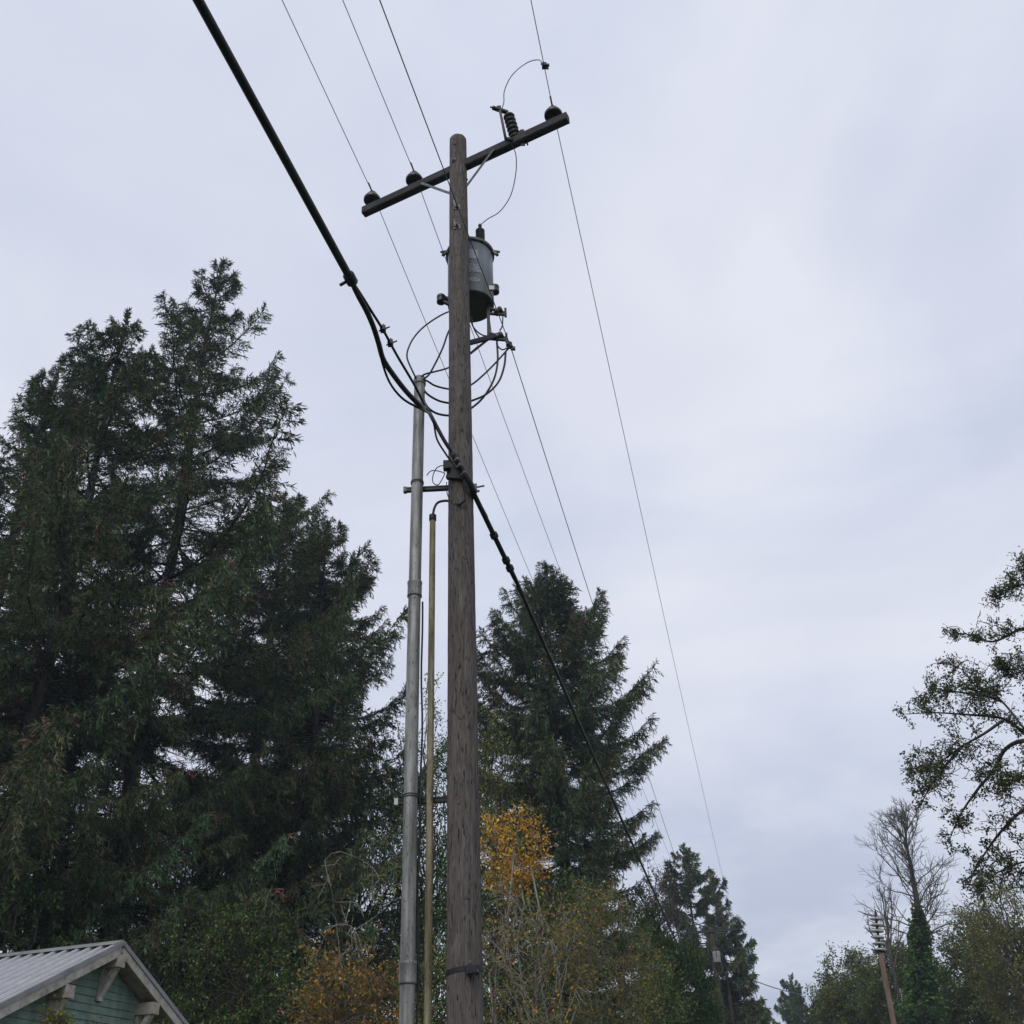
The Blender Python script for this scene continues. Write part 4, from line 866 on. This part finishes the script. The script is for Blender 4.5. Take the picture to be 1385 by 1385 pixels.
bl('twiggy_shrub', (645, 800, 1180, 1430), 20, 1.4, 48, 5200, .066, [(.34, .25, .06), (.20, .19, .055), (.50, .27, .05), (.11, .15, .045)], [1.3, 2, .8, 3], 'pale twiggy half bare shrub under the golden leaves', 'shrub', 42, group=GS, stems=7, crad=.5, twig=(.22, .20, .175), twr=.006, trunk_r=.026, sub=10, subl=.5, bare=.15, spread=.6)
bl('twiggy_shrub', (740, 890, 1195, 1440), 21.5, 1.5, 58, 8000, .066, [(.28, .22, .07), (.20, .17, .065), (.38, .21, .06), (.10, .145, .042)], [1.6, 1.6, .7, 4.5], 'brownish thicket of fine twigs and small withered leaves', 'shrub', 43, group=GS, stems=7, crad=.5, twig=(.19, .17, .15), twr=.005, trunk_r=.026, sub=11, subl=.45, bare=.08, spread=.6)
bl('autumn_shrub', (395, 548, 1290, 1440), 17, 1.0, 70, 6000, .065, [(.40, .20, .045), (.28, .22, .05), (.50, .29, .055), (.11, .13, .04), (.30, .13, .04)], [2, 2, 1, 3, 1], 'rusty orange leafed shrub at the foot of the riser pipe', 'shrub', 44, group=GS, stems=6, crad=.4, twig=(.12, .10, .08), twr=.005, trunk_r=.022, bare=.2)
bl('leafy_shrub', (215, 420, 1215, 1450), 24, 1.4, 85, 9500, .075, DG+OL, [4, 4, 3, 1.2, 1, 1, .4, .3], 'dense green leafy shrub just beyond the right roof edge', 'shrub', 45, group=GS, stems=5, crad=.5, trunk_r=.03)
bl('leafy_shrub', (545, 660, 1260, 1450), 19, 1.0, 40, 3500, .06, DG+AU[3:]+OL, [4, 4, 2, .8, .6, 1, 1, .4, .3], 'low dark shrub seen between the small conduit and the pole', 'shrub', 46, group=GS, stems=5, crad=.4, trunk_r=.022)
bl('leafy_shrub', (848, 935, 1290, 1450), 30, 1.4, 60, 5200, .075, DG+OL, [2, 4, 4, 1.4, 1, 1, .5, .3], 'green shrub with a few yellow leaves below the brown thicket', 'shrub', 47, group=GS, stems=4, crad=.5, trunk_r=.03)
bl('russet_tree', (855, 925, 1165, 1400), 54, 2.0, 60, 5200, .13, [(.07, .05, .045), (.09, .065, .05), (.045, .05, .04)], [2, 1, 2], 'purplish brown tree between the lone spruce and the distant spruce', 'tree', 48, crad=.8, twig=(.11, .09, .08), twr=.012, bare=.25)
bl('goldenrod_shrub', (52, 86, 1368, 1425), 15.5, .3, 20, 650, .045, [(.15, .16, .03), (.24, .20, .035), (.10, .13, .03)], [2, 1, 2], 'yellow green leafy sprig rising in front of the siding by the window', 'shrub', 49, group='sprigs in front of the house', stems=5, crad=.14, trunk_r=.010, hang=-.5)
bl('goldenrod_shrub', (114, 130, 1386, 1430), 15.5, .2, 10, 260, .045, [(.15, .16, .03), (.27, .22, .035), (.10, .13, .03)], [2, 1, 2], 'small yellow green sprig before the middle of the gable wall', 'shrub', 50, group='sprigs in front of the house', stems=4, crad=.12, trunk_r=.008, hang=-.5)
bl('goldenrod_shrub', (205, 226, 1384, 1430), 16, .2, 10, 260, .045, [(.24, .17, .035), (.30, .2, .04), (.12, .13, .03)], [2, 1, 1], 'straw yellow sprig under the right roof bracket', 'shrub', 51, group='sprigs in front of the house', stems=4, crad=.12, trunk_r=.008, hang=-.5)
# arching bare vine
vt = thing('bare_vine', foot(480, 1250, 19), 'pale bare arching vine stems tangled left of the riser pipe', 'vine'); rng = np.random.default_rng(77)
S0, S1 = [], []
for pts in ([(470, 1385), (455, 1250), (448, 1200), (440, 1162), (455, 1152), (478, 1158), (500, 1170), (511, 1185), (514, 1200), (505, 1212)], [(500, 1385), (492, 1300), (480, 1258), (460, 1250), (436, 1262)], [(480, 1258), (500, 1245), (525, 1225), (524, 1224), (508, 1222), (498, 1238)],
            [(478, 1256), (484, 1285), (495, 1320), (493, 1338)], [(470, 1250), (462, 1225), (470, 1220), (482, 1222), (492, 1240)], [(430, 1215), (445, 1185), (452, 1170), (460, 1160)], [(505, 1190), (500, 1208), (494, 1222)], [(475, 1255), (476, 1280), (475, 1300)], [(445, 1255), (430, 1285), (420, 1300)]):
    d0 = 18.5+rng.uniform(-.6, .6); q = smooth([atd(x, y, d0+rng.normal(0, .12)) for x, y in pts], 18); S0.append(q[:-1]); S1.append(q[1:])
    for _ in range(5):
        p = q[rng.integers(2, 17)]; e = p+rng.normal(0, .14, 3); S0.append(p[None]); S1.append(e[None])
V, Q, Cc = segs(np.concatenate(S0), np.concatenate(S1), .0075, .0065, 4, (.20, .185, .155)); link('stems', fast_mesh('stems', V, Q, col=Cc), M['twig'], vt)
# bright green cedar, plain soft sprays
def cedar(box, d, n, label, seed):
    c, r = ell(*box, d, None); rng = np.random.default_rng(seed); base = np.array([c[0], c[1], 0]); t = thing('cedar_tree', base, label, 'tree')
    h = c[2]+r[2]; b = MB(); b.tube([(c[0], c[1], z) for z in np.linspace(-.1, h*.95, 8)], np.linspace(.16, .02, 8), 8); b.build('trunk', M['bark'], t)
    dd = nrm(rng.normal(size=(n, 3))); cl = c+dd*r*rng.uniform(.55, 1.0, (n, 1)); cl = cl[cl[:, 2] > .4]; n = len(cl)
    k = 55; P_ = np.repeat(cl, k, 0)+rng.normal(0, .2, (n*k, 3)); D_ = nrm(np.repeat(nrm(cl-c), k, 0)*.7+rng.normal(0, .45, (n*k, 3))+np.array([0, 0, .15]))
    base_t = pick([(.03, .06, .022), (.045, .085, .024), (.065, .11, .03)], [2, 3, 1.5], n, rng, .2); T_ = np.repeat(base_t, k, 0)*(1+rng.normal(0, .15, (n*k, 1))).clip(.5, 1.6)
    s_ = [shoots(P_, D_, .24*rng.uniform(.6, 1.3, n*k), .07, T_, rng), segs(np.repeat(c[None]*np.array([1, 1, 0])+np.array([0, 0, 1]), n, 0)+np.array([0, 0, 1])*(cl[:, 2:3]*.7), cl, .02, .008, 3, (.04, .03, .025))]
    V, Q, Cc = merge(s_); link('crown', fast_mesh('crown', V, Q, col=Cc), M['spruce'], t)
cedar((868, 975, 1268, 1480), 45, 130, 'bright green rounded cedar beside the falling cable', 61)
cedar((858, 910, 1232, 1420), 47, 70, 'narrow green cedar behind the brown thicket', 62)

# ------------------------------------------------------------------ right-hand trees
GR = 'olive trees across the road'
bl('olive_tree', (1105, 1215, 1288, 1470), 62, 2.6, 140, 30000, .15, OL+DG, [3, 3, 1.4, 2, 1, 2, 2, .5], 'olive green rounded thicket behind the siren pole', 'tree', 71, group=GR, crad=.8, twig=(.09, .08, .07), twr=.010, bare=.12)
bl('olive_tree', (1180, 1300, 1270, 1470), 58, 2.8, 150, 34000, .15, OL+DG, [3, 2, 1, 2, 2, 2, 2, .4], 'dark olive thicket around the foot of the ivy clad tree', 'tree', 72, group=GR, crad=.8, twig=(.09, .08, .07), twr=.010, bare=.1)
bl('olive_tree', (1270, 1420, 1235, 1470), 55, 3.0, 170, 40000, .15, OL+DG, [3, 3, 1.5, 1, 2, 3, 2, .4], 'large olive thicket right of the ivy clad tree', 'tree', 73, group=GR, crad=.8, twig=(.09, .08, .07), twr=.010, bare=.1)
bl('olive_tree', (1310, 1450, 1185, 1400), 44, 2.4, 110, 17000, .11, OL, [3, 3, 2, 2], 'brownish olive tree with thinning leaves under the overhanging branch', 'tree', 74, group=GR, crad=.7, twig=(.09, .08, .07), twr=.010, bare=.3)

def grow(rng, p, d, L, r, lev, out, up=.25, wander=.18, kids=(4, 6), maxlev=4, ang=(.5, .9), shr=.62):
    n = 6; q = [p]; dd = d
    for i in range(n):
        dd = nrm(dd+rng.normal(0, wander, 3)*.5+np.array([0, 0, up*.25])); q.append(q[-1]+dd*L/n)
    q = np.array(q); rr_ = np.linspace(r, r*.45, n+1); out.append((q, rr_, lev))
    if lev >= maxlev: return
    for _ in range(rng.integers(*kids)+1):
        t = rng.uniform(.25, 1); p2 = np.array([np.interp(t, np.linspace(0, 1, n+1), q[:, i]) for i in range(3)])
        a = rng.uniform(*ang); s = nrm(np.cross(dd, rng.normal(size=3))); d2 = nrm(dd*math.cos(a)+s*math.sin(a))
        grow(rng, p2, d2, L*shr*rng.uniform(.7, 1.2)*(1.1-.4*t), r*(.6-.2*t), lev+1, out, up, wander, kids, maxlev, ang, shr)
def limbs_mesh(out, tint, name='limbs', rmin=.006):
    S0 = np.concatenate([q[:-1] for q, r, l in out]); S1 = np.concatenate([q[1:] for q, r, l in out])
    A = np.concatenate([r[:-1] for q, r, l in out]); B = np.concatenate([r[1:] for q, r, l in out])
    V, Q, Cc = segs(S0, S1, np.maximum(A, rmin), np.maximum(B, rmin), 4, tint); return fast_mesh(name, V, Q, col=Cc)
# bare crowned tree with ivy
rng = np.random.default_rng(5); D = 50.0
pts = [atd(1247, 1385, D), atd(1246, 1300, D), atd(1241, 1225, D), atd(1233, 1180, D), atd(1226, 1140, D), atd(1222, 1105, D)]
pts = [np.array([pts[0][0], pts[0][1], 0])]+pts
bt_ = thing('ivy_clad_tree', pts[0], 'bare crowned tree with dark ivy wrapped thickly round its trunk', 'tree')
tp_ = smooth(pts, 30); b = MB(); b.tube(tp_, np.interp(np.linspace(0, 1, 30), [0, .5, .6, .8, 1], [.34, .20, .15, .07, .02]), 10); b.build('trunk', M['bark'], bt_)
out = []
for i in range(46):
    t = rng.uniform(.52, .98); k = t*29; p = tp_[int(k)]; a = rng.uniform(0, 6.28)
    el = rng.uniform(.15, .85) if t < .75 else rng.uniform(.6, 1.25)
    d = np.array([math.cos(a)*math.cos(el), math.sin(a)*math.cos(el), math.sin(el)]); L = (2.6 if t < .72 else 2.0)*rng.uniform(.6, 1.1)*(1.2-.9*(t-.5))
    grow(rng, p, d, L, .032, 0, out, up=.25, wander=.3, kids=(4, 7), maxlev=2, ang=(.5, 1.0), shr=.5)
link('limbs', limbs_mesh(out, (.09, .08, .075), rmin=.006), M['twig'], bt_)
n = 7000; kz = rng.uniform(0, .60, n)*29; pc = np.stack([np.interp(kz, np.arange(30), tp_[:, i]) for i in range(3)], 1)
wr_ = np.interp(kz/29, [0, .3, .45, .6], [1.4, .8, .5, .2])*np.sqrt(rng.random(n))*(1+.35*np.sin(kz*2.1+1)); aa = rng.uniform(0, 6.28, n)
pc += np.stack([np.cos(aa)*wr_, np.sin(aa)*wr_, rng.normal(0, .2, n)], 1)
V, Q, Cc = leaves(pc, nrm(np.stack([np.cos(aa), np.sin(aa), rng.normal(-.4, .5, n)], 1)), nrm(rng.normal(0, .7, (n, 3))+np.array([0, -.3, 1])), .17, .14, pick(DG, [5, 4, 1, .1], n, rng)); link('ivy', fast_mesh('ivy', V, Q, col=Cc), M['leaf'], bt_)
# small bare tree behind the siren
rng = np.random.default_rng(6); D = 52.0; p0 = foot(1212, 1330, D)
st_ = thing('bare_tree', p0, 'slender bare twiggy tree with upright stems behind the siren', 'tree'); out = []
top = atd(1203, 1285, D)
b = MB(); b.tube([p0, p0+(top-p0)*.5, top], [.10, .08, .05], 8); b.build('trunk', M['bark'], st_)
for x, y, s in ((1178, 1205, .05), (1196, 1195, .05), (1172, 1235, .045), (1192, 1250, .04), (1222, 1215, .04), (1206, 1190, .04), (1170, 1262, .035)):
    e = atd(x, y, D); d = nrm(e-top); grow(rng, top-np.array([0, 0, rng.uniform(0, .8)]), d, np.linalg.norm(e-top)*.95, s, 0, out, up=.1, wander=.10, kids=(4, 7), maxlev=2, ang=(.3, .6), shr=.45)
link('limbs', limbs_mesh(out, (.13, .115, .105), rmin=.007), M['twig'], st_)
# near overhanging tree on the right
rng = np.random.default_rng(9); D = 17.0; tb = foot(1545, 1300, D)
nt_ = thing('overhanging_tree', tb, 'near dark leaved tree reaching its branches in from the side', 'tree')
tk = [tb+P(0, 0, -.1), tb+P(-.05, 0, 3), atd(1520, 1050, D), atd(1485, 860, D), atd(1450, 720, D)]
b = MB(); tks = smooth(tk, 20); b.tube(tks, np.linspace(.24, .07, 20), 10); b.build('trunk', M['bark'], nt_)
LB = [[(1500, 1010), (1440, 1015), (1385, 990), (1357, 972), (1313, 967), (1264, 964), (1222, 966)],
      [(1357, 974), (1330, 993), (1302, 1009), (1267, 1032), (1228, 1041)],
      [(1440, 1018), (1385, 1002), (1360, 1013), (1345, 1040), (1319, 1072), (1296, 1107), (1284, 1137)],
      [(1480, 880), (1425, 868), (1385, 850), (1342, 868), (1310, 858), (1289, 857)],
      [(1385, 985), (1350, 944), (1322, 930), (1300, 905), (1280, 898)], [(1350, 944), (1310, 938), (1270, 935), (1238, 944)],
      [(1520, 1120), (1440, 1100), (1385, 1096), (1360, 1118), (1342, 1140), (1318, 1178), (1312, 1195)],
      [(1470, 830), (1420, 800), (1385, 790), (1362, 800), (1345, 812)], [(1450, 780), (1410, 770), (1385, 768)],
      [(1530, 1200), (1440, 1170), (1390, 1165), (1350, 1180), (1325, 1200)], [(1440, 930), (1400, 915), (1372, 905), (1350, 905)],
      [(1302, 1009), (1275, 1040), (1258, 1065), (1246, 1085)], [(1500, 1080), (1430, 1060), (1390, 1050), (1365, 1060), (1350, 1075)]]
out = []; lp, ldir = [], []
paths = []
for pl in LB:
    d0 = D+rng.uniform(-1.2, 1.2); paths.append(smooth([atd(x, y, D+(d0-D)*min(1, i/2.0)) for i, (x, y) in enumerate(pl)], 26))
for i in range(20):                     # the sides of the crown turned away from the road
    k = 7+int(i*12/19); a = R_(-75+195*((i*.618) % 1)); Lb = (1.6+1.6*rng.random())*(1.25-.045*k); p = tks[k]; e = p+np.array([math.cos(a)*Lb, math.sin(a)*Lb, Lb*rng.uniform(.05, .5)])
    paths.append(smooth(limb_path(p, e, rng, 6, .1), 26))
paths.append(smooth(limb_path(tks[-1]-P(0, 0, .3), tks[-1]+P(.1, .1, 1.5), rng, 6, .08), 26)); paths.append(smooth(limb_path(tks[-1]-P(0, 0, .5), tks[-1]+P(.7, -.2, 1.0), rng, 6, .08), 26))
for pi, q in enumerate(paths):
    pl = LB[pi] if pi < len(LB) else [0]*6
    out.append((q, np.linspace(.045 if len(pl) > 5 else .025, .006, 26), 0))
    for s in range(34):
        k = rng.integers(7, 26); p = q[k]; fd_ = nrm(q[min(k+1, 25)]-q[k-1])
        dd = nrm(fd_*.5+rng.normal(0, .75, 3)+np.array([-.1, 0, .1])); sub = []
        grow(rng, p, dd, rng.uniform(.22, .5)*(1.15-.55*k/26), .007, 0, sub, up=.1, wander=.5, kids=(2, 5), maxlev=1, ang=(.5, 1.1), shr=.65); out += sub
        dens = rng.choice([0, 6, 12, 22], p=[.25, .3, .3, .15])
        for qq, r_, l_ in sub:
            if dens: kk = rng.uniform(0, 6, dens//(1+l_)+1); pp = np.stack([np.interp(kk, np.arange(7), qq[:, i]) for i in range(3)], 1); lp.append(pp+rng.normal(0, .035, pp.shape)); ldir.append(nrm(rng.normal(0, .8, pp.shape)-np.array([0, 0, .2])))
link('limbs', limbs_mesh(out, (.045, .040, .037), rmin=.0045), M['twig'], nt_)
lp = np.concatenate(lp); ldir = np.concatenate(ldir); n = len(lp)
V, Q, Cc = leaves(lp, ldir, nrm(rng.normal(0, .8, (n, 3))+np.array([0, 0, .8])), 0.048*rng.uniform(.6, 1.4, n), .031*rng.uniform(.7, 1.2, n), pick([(.07, .09, .036), (.11, .13, .045), (.18, .175, .06), (.05, .06, .032)], [3, 3, 1, 2], n, rng)); link('crown', fast_mesh('crown', V, Q, col=Cc), M['leaf'], nt_)

# ------------------------------------------------------------------ haze: one added box round everything, also standing in for lens glare
HZ = True
if HZ:
    b = MB(); b.box((0, 40, 22), (420, 420, 46)); hm = bpy.data.materials.new('glare_haze'); hm.use_nodes = True; t = hm.node_tree; t.nodes.clear()
    vo = N(t, 'ShaderNodeVolumePrincipled'); vo.inputs['Color'].default_value = (.72, .86, 1.0, 1); vo.inputs['Density'].default_value = .0008; vo.inputs['Anisotropy'].default_value = 0.2
    oo = N(t, 'ShaderNodeOutputMaterial'); LK(t, vo.outputs[0], oo.inputs['Volume'])
    hz = b.build('haze', hm); hz['kind'] = 'stuff'
